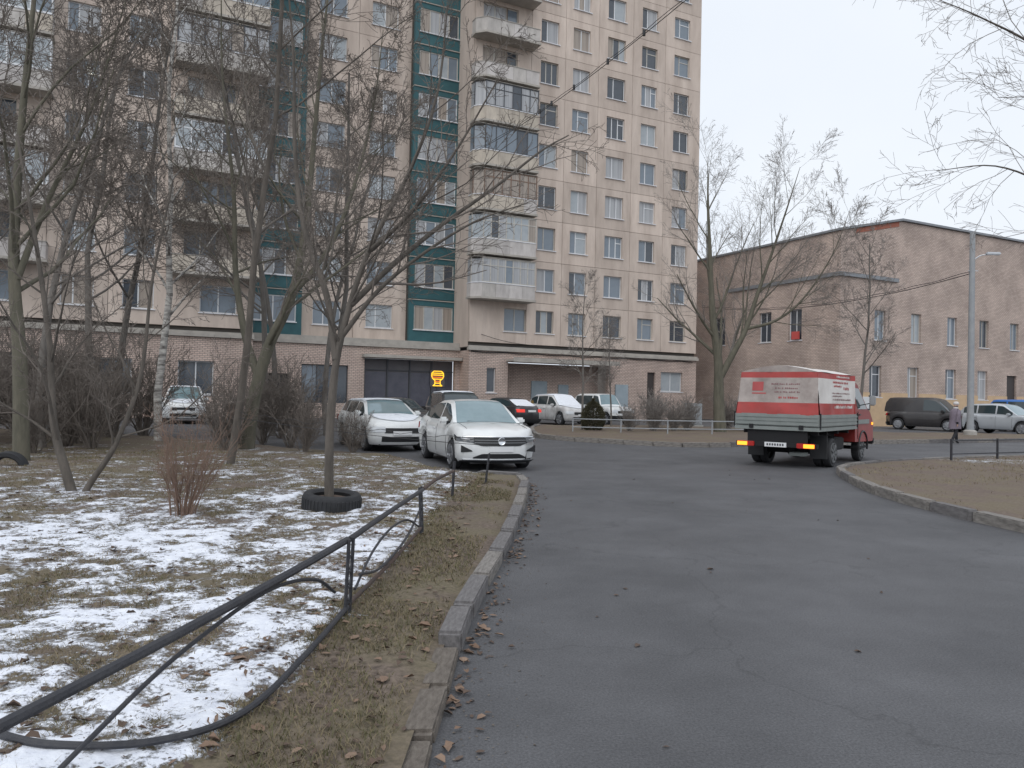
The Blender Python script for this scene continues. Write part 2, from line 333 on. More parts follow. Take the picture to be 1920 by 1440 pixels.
def terrain(name, poly, density, zf, snowf, mat, seed=1):
    """polygon filled by constrained triangulation, with heights zf(x,y) and snow attribute"""
    rg = random.Random(seed); xs = [p[0] for p in poly]; ys = [p[1] for p in poly]
    edge = []
    for i in range(len(poly)):
        a = poly[i]; c = poly[(i + 1) % len(poly)]; L = math.dist(a, c); k = max(1, int(L / .3))
        edge += [(a[0] + (c[0] - a[0]) * q / k, a[1] + (c[1] - a[1]) * q / k) for q in range(k)]
    pts = [Vector(p) for p in edge]; ne = len(pts)
    y = min(ys)
    while y < max(ys):
        st = density(y); x = min(xs)
        while x < max(xs):
            px, py = x + rg.uniform(-.35, .35) * st, y + rg.uniform(-.35, .35) * st
            if inside(px, py, poly) and (px > -.72 * py - 1 or rg.random() < .06): pts.append(Vector((px, py)))
            x += st
        y += st
    v, e, f, *_ = delaunay_2d_cdt(pts, [], [list(range(ne))], 1, 1e-5)
    me = bpy.data.meshes.new(name); sn = [snowf(p[0], p[1]) for p in v]
    me.from_pydata([(p[0], p[1], zf(p[0], p[1]) + .02 * max(0, min(1, (s_ - .42) / .2))) for p, s_ in zip(v, sn)], [], f)
    at = me.attributes.new('snow', 'FLOAT', 'POINT'); at.data.foreach_set('value', np.array(sn, np.float32))
    me.polygons.foreach_set('use_smooth', [True] * len(me.polygons)); me.materials.append(MATS[mat]); me.update()
    bm = bmesh.new(); bm.from_mesh(me); bmesh.ops.recalc_face_normals(bm, faces=bm.faces[:])
    if sum(f_.normal.z for f_ in bm.faces) < 0: bmesh.ops.reverse_faces(bm, faces=bm.faces[:])
    bm.to_mesh(me); bm.free()
    o = mobj(name, me); return o

KERB_L = catmull([(-.55, -1.0), (-.45, 1.5), (-.40, 3.3), (-.38, 4.2), (-.35, 5.0), (-.26, 6.1), (-.14, 7.25), (.01, 8.9), (.15, 11.1), (.26, 13.6), (.22, 14.35), (-.1, 14.75), (-.75, 14.95)], 5)
FENCE = [(-1.80, 2.3), (-1.08, 5.2), (-.94, 8.33), (-.86, 11.5), (-.42, 13.1)]
def fence_x(y): return np.interp(y, [-2, 2.3, 3.4, 5.2, 8.33, 11.5, 13.1, 30], [-1.6, -1.25, -1.22, -1.1, -.94, -.86, -.5, -.5])
KX = lambda y: float(np.interp(y, [p[1] for p in KERB_L[:46]], [p[0] for p in KERB_L[:46]]))
garden_poly = [(p[0] - (.02 if p[1] < 13.5 else .07), p[1]) for p in KERB_L] + [(-1.6, 15.6), (-2.3, 17.2), (-3.3, 18.9), (-5.2, 19.6), (-8, 21.6), (-14, 25.5), (-26, 27), (-34, 20), (-24, 4), (-9, -1)]
def garden_z(x, y):
    d = max(0, fence_x(y) - x); b = .085 + .05 * min(1, d / 1.5) + .03 * fbm(x, y, .7) + .012 * fbm(x, y, 4) - .01 * (y > 13)
    if y < 13.5:
        k = min(1, max(0, (x - KX(y) + .30) / .24)); b = b * (1 - k) + k * (.052 + .012 * fbm(x, y, 3))
    return b
def garden_snow(x, y):
    fx = fence_x(y); n = fbm(x, y, .9, 5); n2 = fbm(x + 9, y, 2.6, 4)
    base = np.interp(y, [2, 4.8, 5.6, 6.6, 7.6, 8.6, 10, 14, 18, 24], [.575, .55, .50, .53, .53, .485, .48, .46, .40, .30])
    if x < -3.2: base += np.interp(y, [6, 7.5, 9], [-.06, .06, -.03])
    if x > fx - .1: base = np.interp(x - fx, [-.1, .05, .3], [base, .30, .0])
    return float(base + .11 * n + .10 * n2 + .17 * fbm(x, y + 5, 5.5, 5))
garden = tag(terrain('lawn', garden_poly, lambda y: np.interp(y, [0, 2, 5, 8, 12, 16, 26], [.2, .032, .04, .065, .10, .17, .4]), garden_z, garden_snow, 'garden_soil'), kind='structure')

KERB_R = catmull([(8.6, 3.0), (7.2, 7.0), (6.55, 9.7), (6.35, 11.5), (6.45, 13.6), (6.85, 15.4), (7.3, 17.0), (7.75, 17.9), (8.5, 18.7), (9.3, 19.5), (11.7, 20.95), (15.3, 22.9), (24, 27.5)], 5)
isl_r = [(p[0] + .07, p[1] - .02) for p in KERB_R] + [(40, 30), (40, 3)]
def isl_r_snow(x, y): return float(.18 + .2 * fbm(x, y, .8, 5) + .1 * fbm(x, y, 3) + .33 * math.exp(-((x - 14.2) ** 2 / 6 + (y - 20.2) ** 2 / 1.5)))
tag(terrain('verge', isl_r, lambda y: np.interp(y, [0, 14, 24], [.3, .2, .5]), lambda x, y: .11 + .03 * fbm(x, y, .6) + .012 * fbm(x, y, 3), isl_r_snow, 'island_soil', 3), kind='structure')
KERB_F = catmull([(1.5, 39.8), (1.0, 36), (.95, 31), (1.25, 28.7), (2.7, 27.1), (5.6, 25.5), (8.2, 26.5), (14.8, 30.2), (22.7, 34.1), (34, 39.6), (50, 47)], 5)
isl_f = [(p[0] + .04, p[1] + .07) for p in KERB_F] + [(50, 51), (36, 44), (28, 40.4), (20, 40.0), (12, 42.6), (4, 40.9)]
tag(terrain('island', isl_f, lambda y: .45, lambda x, y: .12 + .05 * fbm(x, y, .4) + .02 * fbm(x, y, 2), lambda x, y: float(.12 + .22 * fbm(x, y, .9, 5)), 'island_soil', 5), kind='structure')

_stone = {}
def kerb(path, stone, mats, zf, wid=.15, hgt=.28, seed=2, skip=lambda p: False):
    rg = random.Random(seed); root = tag(empty('kerb'), kind='structure')
    if 'm' not in _stone: _stone['m'] = MB().box(-.5, .5, -.5, .5, -1, 0, .06).mesh('kerb_stone', 'kerb_stone')
    P = [np.array(p) for p in path]; cum = [0]
    for i in range(1, len(P)): cum.append(cum[-1] + np.linalg.norm(P[i] - P[i - 1]))
    at = lambda d: np.array([np.interp(d, cum, [p[0] for p in P]), np.interp(d, cum, [p[1] for p in P])])
    d = 0
    while d < cum[-1] - .2:
        L = min(stone * rg.uniform(.92, 1.06) * (rg.uniform(.4, .7) if at(d)[0] < 0 and 3.0 < at(d)[1] < 5.0 else 1), cum[-1] - d); a, b = at(d), at(d + L - .018); c = (a + b) / 2
        if not skip(c):
            mobj('kerb_stone', _stone['m'], 'kerb_dirty' if c[0] < 0 and c[1] < 4.75 else rg.choice(mats), root, (c[0], c[1], zf(c[0], c[1]) + rg.uniform(-.008, .008)), (rg.uniform(-.06, .06), rg.uniform(-.014, .014), math.atan2(b[1] - a[1], b[0] - a[0]) + rg.uniform(-.025, .025)),
                 (float(np.linalg.norm(b - a)), wid, hgt))
        d += L
    return root
kerb(KERB_L, 1.0, ['kerb_stone', 'kerb_stone', 'kerb_pale'], lambda x, y: np.interp(y, [3.4, 4.1, 4.75, 5.1, 5.4, 14], [.05, .06, .07, .105, .12, .125]) + .012 * math.sin(y * 5.3), .15)
kerb(KERB_R, 1.0, ['kerb_pale', 'kerb_pale', 'kerb_stone'], lambda x, y: .15, .16, seed=5)
kerb(KERB_F, 1.0, ['kerb_pale', 'kerb_stone', 'kerb_pale'], lambda x, y: .16, .17, seed=6)

# ------------------------------------------------------------------ apartment tower
FH, Z1 = 2.78, 4.95
RZ = math.atan2(.447, .894)
apt = tag(empty('apartment_building', (0, 50, 0), RZ), 'tall beige panel apartment building with teal loggia columns and cream balconies', 'building')
wr = random.Random(11)
def panel_mesh(w_, h_, holes, t=.22, gap=.012):
    x0, x1, z0, z1 = -w_ / 2 + gap, w_ / 2 - gap, gap, h_ - gap
    xs = sorted({x0, x1} | {q for a in holes for q in a[:2]}); zs = sorted({z0, z1} | {q for a in holes for q in a[2:]}); m = MB()
    for i in range(len(xs) - 1):
        for j in range(len(zs) - 1):
            cx, cz = (xs[i] + xs[i + 1]) / 2, (zs[j] + zs[j + 1]) / 2
            if any(a[0] < cx < a[1] and a[2] < cz < a[3] for a in holes): continue
            m.add([(xs[i], 0, zs[j]), (xs[i + 1], 0, zs[j]), (xs[i + 1], 0, zs[j + 1]), (xs[i], 0, zs[j + 1])], [(0, 1, 2, 3)])
    def ring(a, b, c, d):
        q = [(a, c), (b, c), (b, d), (a, d)]
        for i in range(4):
            p, n = q[i], q[(i + 1) % 4]; m.add([(p[0], 0, p[1]), (n[0], 0, n[1]), (n[0], t, n[1]), (p[0], t, p[1])], [(0, 1, 2, 3)])
    ring(x0, x1, z0, z1)
    for a in holes: ring(*a)
    me = m.mesh('wall_panel', 'panel'); return me
_cache = {}
def cached(key, fn):
    if key not in _cache: _cache[key] = fn()
    return _cache[key]
GL = ['glass_dark', 'glass_blue', 'glass_blue', 'glass_pale', 'curtain', 'curtain', 'curtain_warm', 'glass_dark']
def frame_mesh(w_, h_, cuts, fw=.055, mat='white_frame', bars=()):
    m = MB(); m.box(-w_ / 2, w_ / 2, 0, .07, 0, fw); m.box(-w_ / 2, w_ / 2, 0, .07, h_ - fw, h_)
    for x in (-w_ / 2, w_ / 2 - fw): m.box(x, x + fw, .002, .068, fw, h_ - fw)
    for c in cuts: m.box(c - fw * .6, c + fw * .6, .004, .066, fw, h_ - fw)
    for (a, b, z) in bars: m.box(a, b, .006, .064, z - .03, z + .03)
    return m.mesh('window', mat)
def window(parent, x, y, z, w_, h_, kind, fmat='white_frame', glass=None, sill=True, sillmat='sill_snow', name='window'):
    """frame with a pane per light and a sill; (x, y, z) is the bottom centre of the opening, panes sit inside the reveal"""
    cuts = {'one': [], 'two': [-.12 * w_], 'half': [0], 'three': [-w_ / 6, w_ / 6], 'four': [-w_ / 4, 0, w_ / 4]}[kind]
    bars = []
    if kind in ('two', 'three') and wr.random() < .4: bars = [(cuts[-1], w_ / 2 - .05, h_ * .72)]
    f = mobj(name, cached(('fr', round(w_, 2), round(h_, 2), kind, fmat, bool(bars)), lambda: frame_mesh(w_, h_, cuts, mat=fmat, bars=bars)), fmat, parent, (x, y, z))
    e = [-w_ / 2 + .05] + cuts + [w_ / 2 - .05]; gm = glass or wr.choice(GL)
    for i in range(len(e) - 1):
        a, b = e[i], e[i + 1]
        me = cached(('pane', round(b - a, 2), round(h_, 2)), lambda: MB().box(-(b - a) / 2, (b - a) / 2, 0, .012, .05, h_ - .05).mesh('pane', 'glass_dark'))
        mobj('pane', me, gm if wr.random() < .7 else wr.choice(GL), f, ((a + b) / 2, .03, 0))
    if sill:
        mobj('window_sill', cached(('sill', round(w_, 2)), lambda: MB().box(-w_ / 2 - .08, w_ / 2 + .08, -.23, -.002, -.06, -.012).mesh('window_sill', 'sill_snow')), sillmat, f)
    return f
def panel(x0, x1, y, k, holes, mat='panel'):
    me = cached(('pan', round(x1 - x0, 2), tuple(tuple(round(q, 2) for q in h) for h in holes)), lambda: panel_mesh(x1 - x0, FH, holes))
    return mobj('wall_panel', me, mat, apt, ((x0 + x1) / 2, y, Z1 + FH * (k - 1)))
TOP = Z1 + FH * 13
m = MB()
for a, b, y in ((-36, -16.2, 0), (-16.2, -13.05, 2.9), (-13.05, -6.25, 3.2), (-6.25, -3.1, 2.9), (-3.1, 15.15, 0)):
    m.box(a + .01, b - .01, y + .2, 14, 4.6, TOP)
m.obj('core_wall', 'core', apt)
# plain upper storeys above the part that is panelled
m = MB(); zt = {'A': 8, 'B': 10, 'C': 11}
m.box(-36, -16.2, -.002, 1, Z1 + FH * 8, TOP); m.box(-16.2, -3.1, 2.6, 3.5, Z1 + FH * 10, TOP); m.box(-3.1, 15.15, -.002, 1, Z1 + FH * 11, TOP)
m.obj('upper_wall', 'panel_plain', apt)
m = MB(); m.box(14.9, 15.16, .225, 14.2, 0, TOP); m.box(-3.115, -2.9, .225, 3.4, Z1 - .3, TOP); m.box(-16.4, -16.185, .225, 3.4, Z1 - .3, TOP)
m.obj('side_wall', 'panel_plain', apt)
WIN = 1.55 - .75
for k in range(1, 12):
    # section right of the balconies
    for (a, b, c, w_) in ((.95, 3.55, 2.33, 1.35), (3.55, 6.2, 4.82, 1.35), (6.2, 9.05, 7.68, 1.5), (9.05, 11.9, 10.5, 1.35), (11.9, 15.15, 13.4, 1.4)):
        o = c - (a + b) / 2; panel(a, b, 0, k, [(o - w_ / 2, o + w_ / 2, WIN, WIN + 1.5)])
        window(apt, c, .14, Z1 + FH * (k - 1) + WIN, w_, 1.5, wr.choice(['two', 'two', 'half', 'three']), wr.choice(['white_frame', 'white_frame', 'old_frame']))
    if k == 1:
        panel(-3.1, .95, 0, k, [(.4, 2.0, WIN, WIN + 1.5)]); window(apt, .125, .14, Z1 + WIN, 1.6, 1.5, 'half', 'old_frame', 'glass_blue')
    else:
        panel(-3.1, .95, 0, k, [(-1.5, .2, .9, 2.4), (.2, 1.0, .15, 2.4)])
        window(apt, -1.725, .14, Z1 + FH * (k - 1) + .9, 1.7, 1.5, 'half', 'old_frame', sill=False); window(apt, -.475, .14, Z1 + FH * (k - 1) + .15, .8, 2.25, 'one', 'old_frame', 'glass_dark', sill=False, name='balcony_door')
    if k <= 10:
        for (a, b, c, w_) in ((-13.05, -9.75, -11.4, 1.75), (-9.75, -6.25, -8.05, 1.75)):
            o = c - (a + b) / 2; panel(a, b, 3.2, k, [(o - w_ / 2, o + w_ / 2, WIN, WIN + 1.5)])
            window(apt, c, 3.34, Z1 + FH * (k - 1) + WIN, w_, 1.5, wr.choice(['three', 'two', 'half']), 'white_frame', wr.choice(['glass_pale', 'glass_blue', 'curtain', 'glass_blue']))
    if k <= 8:
        for (a, b, c, w_) in ((-23.4, -20.6, -22.0, 1.5), (-26.2, -23.4, -24.8, 1.5), (-36, -31, -33.5, 1.5)):
            o = c - (a + b) / 2; panel(a, b, 0, k, [(o - w_ / 2, o + w_ / 2, WIN, WIN + 1.5)])
            window(apt, c, .14, Z1 + FH * (k - 1) + WIN, w_, 1.5, wr.choice(['two', 'half', 'three']), 'white_frame')
        for a, b in ((-20.6, -16.2), (-31, -26.2)):
            c = (a + b) / 2
            if k == 1: panel(a, b, 0, k, [(-.6, 1.3, WIN, WIN + 1.5)]); window(apt, c + .35, .14, Z1 + WIN, 1.9, 1.5, 'half', 'white_frame', 'glass_blue')
            else:
                panel(a, b, 0, k, [(-1.5, .2, .9, 2.4), (.2, 1.0, .15, 2.4)])
                window(apt, c - .65, .14, Z1 + FH * (k - 1) + .9, 1.7, 1.5, 'half', 'old_frame', sill=False); window(apt, c + .6, .14, Z1 + FH * (k - 1) + .15, .8, 2.25, 'one', 'old_frame', 'glass_dark', sill=False, name='balcony_door')
# teal loggia columns: parapet, header and pillar of each storey, white frames, panes and ledges
def loggia(x0, x1, k, pillar):
    z = Z1 + FH * (k - 1); W = x1 - x0; px = .34
    def build():
        m = MB(); m.box(0, W, 0, .28, .03, .74); m.box(0, W, 0, .28, 2.36, 2.70)
        a = 0 if pillar < 0 else W - px; m.box(a, a + px, .003, .277, .74, 2.36)
        if pillar < 0: m.box(W - .08, W, .003, .277, .74, 2.36)
        else: m.box(0, .08, .003, .277, .74, 2.36)
        return m.mesh('loggia', 'teal')
    root = mobj('loggia', cached(('log', pillar), build), 'teal', apt, (x0, 2.6, z))
    a, b = (px, W - .08) if pillar < 0 else (.08, W - px)
    def fr():
        m = MB(); m.box(a, b, .05, .12, .80, .86); m.box(a, b, .05, .12, 2.29, 2.358)
        n = 4
        for i in range(n + 1): x = a + .0 + (b - a - .07) * i / n; m.box(x, x + .07, .052, .118, .86, 2.29)
        return m.mesh('loggia_frame', 'white_frame')
    mobj('loggia_frame', cached(('logf', pillar), fr), wr.choice(['white_frame', 'old_frame', 'white_frame']), root)
    for i in range(4):
        q0, q1 = a + (b - a - .07) * i / 4 + .07, a + (b - a - .07) * (i + 1) / 4
        mobj('pane', cached(('lp',), lambda: MB().box(0, q1 - q0, .08, .092, .86, 2.29).mesh('pane', 'glass_dark')), wr.choice(GL), root, (q0, 0, 0))
    mobj('loggia_sill', cached(('ls', pillar), lambda: MB().box(a - .05, b + .05, -.09, .27, .742, .798).mesh('loggia_sill', 'sill_snow')), 'sill_snow', root)
    mobj('ledge', cached(('ll',), lambda: MB().box(0, W, -.06, .3, 2.705, 2.765).mesh('ledge', 'cornice')), 'cornice', root)
for k in range(1, 11): loggia(-6.25, -3.12, k, -1); loggia(-16.18, -13.05, k, 1)
# projecting balconies
def balcony(x0, x1, k, glazed, pmat, cham, fmat='white_frame', gl=None, n=6):
    z = Z1 + FH * (k - 1) - .12; W = x1 - x0; D = 1.15; ch = .55
    # outline in plan: left side may be chamfered
    P = [(0, -.01), (0, -D + ch if cham else -D), (ch if cham else 0, -D), (W, -D), (W, -.01)]
    if not cham: P = [(0, -.01), (0, -D), (W, -D), (W, -.01)]
    def wall(z0, z1, t=.07, out=0.):
        m = MB()
        for i in range(len(P) - 1):
            a, b = Vector(P[i]), Vector(P[i + 1])
            if (b - a).length < .02: continue
            d = (b - a).normalized(); nrm = Vector((d.y, -d.x))      # points outward
            a2, b2 = a + nrm * out, b + nrm * out; ai, bi = a2 - nrm * t, b2 - nrm * t
            m.add([(a2.x, a2.y, z0), (b2.x, b2.y, z0), (bi.x, bi.y, z0), (ai.x, ai.y, z0), (a2.x, a2.y, z1), (b2.x, b2.y, z1), (bi.x, bi.y, z1), (ai.x, ai.y, z1)],
                  [(3, 2, 1, 0), (4, 5, 6, 7), (0, 1, 5, 4), (1, 2, 6, 5), (2, 3, 7, 6), (3, 0, 4, 7)])
        return m
    def slab():
        m = MB(); n_ = len(P); o = [(p[0] + (-.06 if p[0] < W / 2 else .06), p[1] + (-.06 if p[1] < -.1 else 0)) for p in P]
        m.add([(p[0], p[1], 0) for p in o] + [(p[0], p[1], .13) for p in o], [tuple(range(n_)), tuple(range(n_, 2 * n_))[::-1]] + [(i, i + n_, (i + 1) % n_ + n_, (i + 1) % n_) for i in range(n_)])
        return m.mesh('balcony', 'cornice')
    root = mobj('balcony', cached(('bs', W, cham), slab), 'cornice', apt, (x0, 0, z))
    # front parapet panels one by one, the sides in one piece each
    fx = ch if cham else 0
    nb = 4
    for i in range(nb):
        a, b = fx + (W - fx) * i / nb, fx + (W - fx) * (i + 1) / nb
        mobj('parapet_panel', cached(('pp', W, cham), lambda: MB().box(.006, b - a - .006, -D, -D + .07, .13, .98).mesh('parapet_panel', 'parapet_cream')), pmat if wr.random() < .8 else wr.choice(['parapet_cream', 'parapet_grey', 'parapet_white']), root, (a, 0, 0))
    def side_r(): return MB().box(W - .07, W, -D + .072, -.01, .13, .98).mesh('parapet_side', 'parapet_cream')
    def side_l():
        if not cham: return MB().box(0, .07, -D + .072, -.01, .13, .98).mesh('parapet_side', 'parapet_cream')
        q = [(0, -.01), (0, -D + ch), (ch - .004, -D), (ch - .004, -D + .07), (.07, -D + ch + .02), (.07, -.01)]; n_ = 6
        return MB().add([(x, y, .13) for x, y in q] + [(x, y, .98) for x, y in q], [tuple(range(n_)), tuple(range(n_, 12))] + [(i, i + n_, (i + 1) % n_ + n_, (i + 1) % n_) for i in range(n_)]).mesh('parapet_side', 'parapet_cream')
    mobj('parapet_side', cached(('psr', W, cham), side_r), pmat, root); mobj('parapet_side', cached(('psl', W, cham), side_l), pmat, root)
    mobj('handrail', cached(('hr', W, cham), lambda: wall(.985, 1.03, .12, .03).mesh('handrail', 'sill_snow')), 'sill_snow' if glazed else 'cornice', root)
    if not glazed: return root
    zt = 2.58
    def fr():
        m = MB()
        for i in range(n + 1): x = fx + (W - fx - .06) * i / n; m.box(x, x + .06, -D + .002, -D + .062, 1.03, zt)
        m.box(fx, W, -D, -D + .065, zt - .07, zt); m.box(fx, W, -D, -D + .064, 1.03, 1.09)
        if n >= 6: m.box(fx, W, -D + .004, -D + .06, 2.08, 2.13)
        m.box(W - .06, W, -.7, -.64, 1.03, zt); m.box(W - .06, W, -D + .07, -.01, zt - .07, zt)
        m.box(0, .06, -.62, -.56, 1.03, zt)
        return m.mesh('glazing_frame', fmat)
    mobj('glazing_frame', cached(('gf', W, cham, n, fmat), fr), fmat, root)
    for i in range(n):
        a, b = fx + (W - fx - .06) * i / n + .06, fx + (W - fx - .06) * (i + 1) / n
        mobj('pane', cached(('gp', W, cham, n), lambda: MB().box(0, b - a, -D + .025, -D + .037, 1.09, zt - .07).mesh('pane', 'glass_dark')), gl if gl and wr.random() < .75 else wr.choice(GL), root, (a, 0, 0))
    mobj('side_pane', cached(('gspr', W, cham), lambda: MB().box(W - .04, W - .028, -D + .08, -.02, 1.03, zt - .07).mesh('side_pane', 'glass_dark')), gl or 'glass_blue', root)
    def sp():
        if not cham: return MB().box(.028, .04, -D + .08, -.02, 1.03, zt - .07).mesh('side_pane', 'glass_dark')
        q = [(.03, -.02), (.03, -D + ch), (ch, -D + .03)]; return MB().add([(x, y, 1.03) for x, y in q] + [(x, y, zt - .07) for x, y in q], [(0, 1, 4, 3), (1, 2, 5, 4)]).mesh('side_pane', 'glass_dark')
    mobj('side_pane', cached(('gspl', W, cham), sp), gl or 'glass_blue', root)
    mobj('glazing_roof', cached(('gr', W, cham), lambda: MB().box(-.02, W + .04, -D - .05, -.01, zt + .004, zt + .03).mesh('glazing_roof', 'cornice')), 'cornice', root)
    return root
for k, (gz, pm, fm, gl, n) in {2: (1, 'parapet_white', 'old_frame', 'curtain', 7), 3: (1, 'parapet_white', 'old_frame', 'glass_pale', 7), 4: (1, 'parapet_cream', 'brown_frame', 'curtain_warm', 6), 5: (1, 'parapet_cream', 'dark_frame', 'glass_blue', 5),
                               6: (1, 'parapet_cream', 'dark_frame', 'curtain', 6), 7: (0, 'parapet_white', '', None, 0), 8: (0, 'parapet_grey', '', None, 0), 9: (0, 'parapet_white', '', None, 0), 10: (1, 'parapet_white', 'white_frame', None, 6)}.items():
    balcony(-3.35, .95, k, gz, pm, True, fm or 'white_frame', gl, n)
for k, (gz, pm, fm, gl, n) in {2: (0, 'parapet_cream', '', None, 0), 3: (0, 'parapet_cream', '', None, 0), 4: (1, 'parapet_grey', 'white_frame', 'glass_pale', 6), 5: (0, 'parapet_cream', '', None, 0), 6: (1, 'parapet_grey', 'dark_frame', 'curtain', 7), 7: (1, 'parapet_cream', 'old_frame', 'glass_blue', 5), 8: (1, 'parapet_white', 'old_frame', None, 5)}.items():
    balcony(-20.5, -15.85, k, gz, pm, False, fm or 'white_frame', gl, n)
for k, gz in ((2, 0), (3, 1), (4, 0), (5, 1), (6, 1), (7, 1)):
    balcony(-30.7, -26.1, k, gz, 'parapet_grey' if k % 2 else 'parapet_white', False, 'white_frame', 'glass_pale', 5)
# lit ceiling tubes seen through a window of the left part
for i in range(3): MB().tube([(-24.75 + .1 * i, .1, 17.95 - .16 * i), (-24.35 + .1 * i, .1, 17.93 - .16 * i)], .022, 6).obj('ceiling_tube', 'tube_light', apt)
# ground storey: brick walls with openings, canopies, doors
def wall_holes(x0, x1, y, z0, z1, holes, t=.35):
    xs = sorted({x0, x1} | {q for a in holes for q in a[:2]}); zs = sorted({z0, z1} | {q for a in holes for q in a[2:]}); m = MB()
    for i in range(len(xs) - 1):
        for j in range(len(zs) - 1):
            cx, cz = (xs[i] + xs[i + 1]) / 2, (zs[j] + zs[j + 1]) / 2
            if any(a[0] < cx < a[1] and a[2] < cz < a[3] for a in holes): continue
            m.add([(xs[i], y, zs[j]), (xs[i + 1], y, zs[j]), (xs[i + 1], y, zs[j + 1]), (xs[i], y, zs[j + 1])], [(0, 1, 2, 3)])
    for a, b, c, d in holes:
        q = [(a, c), (b, c), (b, d), (a, d)]
        for i in range(4):
            p, n = q[i], q[(i + 1) % 4]; m.add([(p[0], y, p[1]), (n[0], y, n[1]), (n[0], y + t, n[1]), (p[0], y + t, p[1])], [(0, 1, 2, 3)])
    return m
m = wall_holes(-3.1, 15.15, -.05, -.05, 4.42, [(-1.85, -1.2, 1.75, 3.35), (-.35, 7.45, -.02, 3.75), (10.75, 11.45, -.02, 3.45), (11.95, 13.9, 2.1, 3.5)])
m.add([(-3.1, -.05, -.05), (-3.1, 1.6, -.05), (-3.1, 1.6, 4.42), (-3.1, -.05, 4.42)], [(0, 1, 2, 3)])
m.obj('brick_wall', 'brick_pink', apt)
m = wall_holes(-16.2, -3.1, 1.5, -.05, 4.42, [(-9.4, -3.4, .5, 3.72), (-15.6, -13.9, .1, 2.6), (-13.2, -10.4, .9, 3.2)]); m.obj('brick_wall', 'brick_pink', apt)
m = wall_holes(-36, -16.2, -.05, -.05, 4.42, [(-20, -18.2, 1.3, 3.1), (-24, -22.2, 1.3, 3.1), (-29.5, -26.6, .4, 3.2)]); m.obj('brick_wall', 'brick_pink', apt)
for x, wd, y0 in ((-19.1, 1.8, .12), (-23.1, 1.8, .12)): window(apt, x, y0, 1.3, wd, 1.8, 'half', 'white_frame', 'glass_dark')
window(apt, -28.05, .12, .4, 2.9, 2.8, 'three', 'dark_frame', 'glass_dark', sill=False); window(apt, -11.8, 1.68, .9, 2.8, 2.3, 'three', 'dark_frame', 'glass_dark', sill=False)
MB().box(-15.6, -13.9, 1.7, 1.76, -.02, 2.6).obj('entrance_door', 'door_dark', apt)
m = MB(); m.box(-36.05, -16.15, -.22, .1, 4.42, 4.60); m.box(-36.05, -16.15, -.14, .1, 4.60, 4.72)
m.box(-16.1, -3.13, 1.35, 3.0, 4.423, 4.598); m.box(-16.1, -3.13, 1.45, 3.3, 4.601, 4.90)
m.box(-3.2, 15.25, -.22, .1, 4.42, 4.60); m.box(-3.15, 15.2, -.14, .1, 4.60, 4.72); m.obj('cornice', 'cornice', apt)
m = MB(); m.box(-9.6, -3.15, .9, 1.9, 3.75, 3.93); m.obj('canopy', 'cornice', apt)
shop = MB().box(-9.4, -3.4, 1.95, 2.05, -.02, 3.72).obj('shopfront', 'shop_dark', apt)
for i in range(4):
    a = -9.3 + i * 1.48; MB().box(a + .06, a + 1.38, 1.90, 1.948, .75, 2.9).obj('shop_window', 'shop_blue', shop); MB().box(a - .04, a + .05, 1.86, 1.948, .5, 3.7).obj('shop_post', 'dark_frame', shop)
MB().box(-9.4, -3.4, 1.87, 1.945, 2.98, 3.04).obj('shop_transom', 'dark_frame', shop)
m = MB(); m.box(-.5, 7.6, -1.15, -.06, 3.78, 3.92); m.box(-.5, 7.6, -1.2, -1.152, 3.74, 4.02); m.obj('canopy', 'cornice', apt)
m = MB(); m.box(-.35, 7.45, 1.3, 1.4, -.02, 3.75); m.obj('porch_wall', 'brick_pink', apt)
m = MB(); m.box(-.35, 7.45, -.04, 1.3, -.05, .12); m.obj('porch_step', 'concrete', apt)
MB().box(2.1, 3.3, 1.22, 1.297, .12, 2.6).obj('entrance_door', 'door_blue', apt); MB().box(4.2, 5.0, 1.22, 1.297, .12, 2.4).obj('entrance_door', 'door_blue', apt)
window(apt, -1.525, .12, 1.75, .65, 1.6, 'one', 'white_frame', 'glass_dark')
MB().box(8.0, 9.05, -.16, -.053, .02, 2.5, .01).obj('service_door', 'door_blue', apt)
MB().box(10.75, 11.45, .12, .18, -.02, 3.45).obj('entrance_door', 'door_dark', apt)
window(apt, 12.925, .14, 2.1, 1.95, 1.4, 'half', 'white_frame', 'glass_pale')
# yellow neon sign in the shape of a footed urn
sign = tag(empty('neon_sign', (0, 50, 0), RZ), 'glowing yellow urn shaped neon sign in the dark shopfront', 'sign')
cx, y = -4.48, 1.80
def neon(pts, mt, nm='neon_tube', r_=.035): MB().tube([(cx + a * .86, y, b) for a, b in pts], r_ * .8, 6).obj(nm, mt, sign)
neon([(-.30, 3.05), (.30, 3.05)], 'neon'); neon([(-.44, 2.92), (.44, 2.92)], 'neon'); neon([(-.47, 2.80), (.47, 2.80)], 'neon')
neon([(-.30, 3.05), (-.46, 2.92), (-.48, 2.74), (-.40, 2.58), (-.20, 2.44), (-.22, 2.20), (-.34, 2.12)], 'neon'); neon([(.30, 3.05), (.46, 2.92), (.48, 2.74), (.40, 2.58), (.20, 2.44), (.22, 2.20), (.34, 2.12)], 'neon')
neon([(-.42, 2.66), (.42, 2.66)], 'neon_red'); neon([(-.33, 2.54), (.33, 2.54)], 'neon'); neon([(-.2, 2.4), (.2, 2.4)], 'neon_red'); neon([(-.21, 2.28), (.21, 2.28)], 'neon'); neon([(-.37, 2.11), (.37, 2.11)], 'neon')
MB().box(cx - .5, cx + .5, 1.83, 1.855, 2.05, 3.12).obj('backboard', 'shop_dark', sign); MB().tube([(cx, 1.84, 2.05), (cx, 1.84, 1.78)], .02, 6).obj('bracket', 'dark_frame', sign)

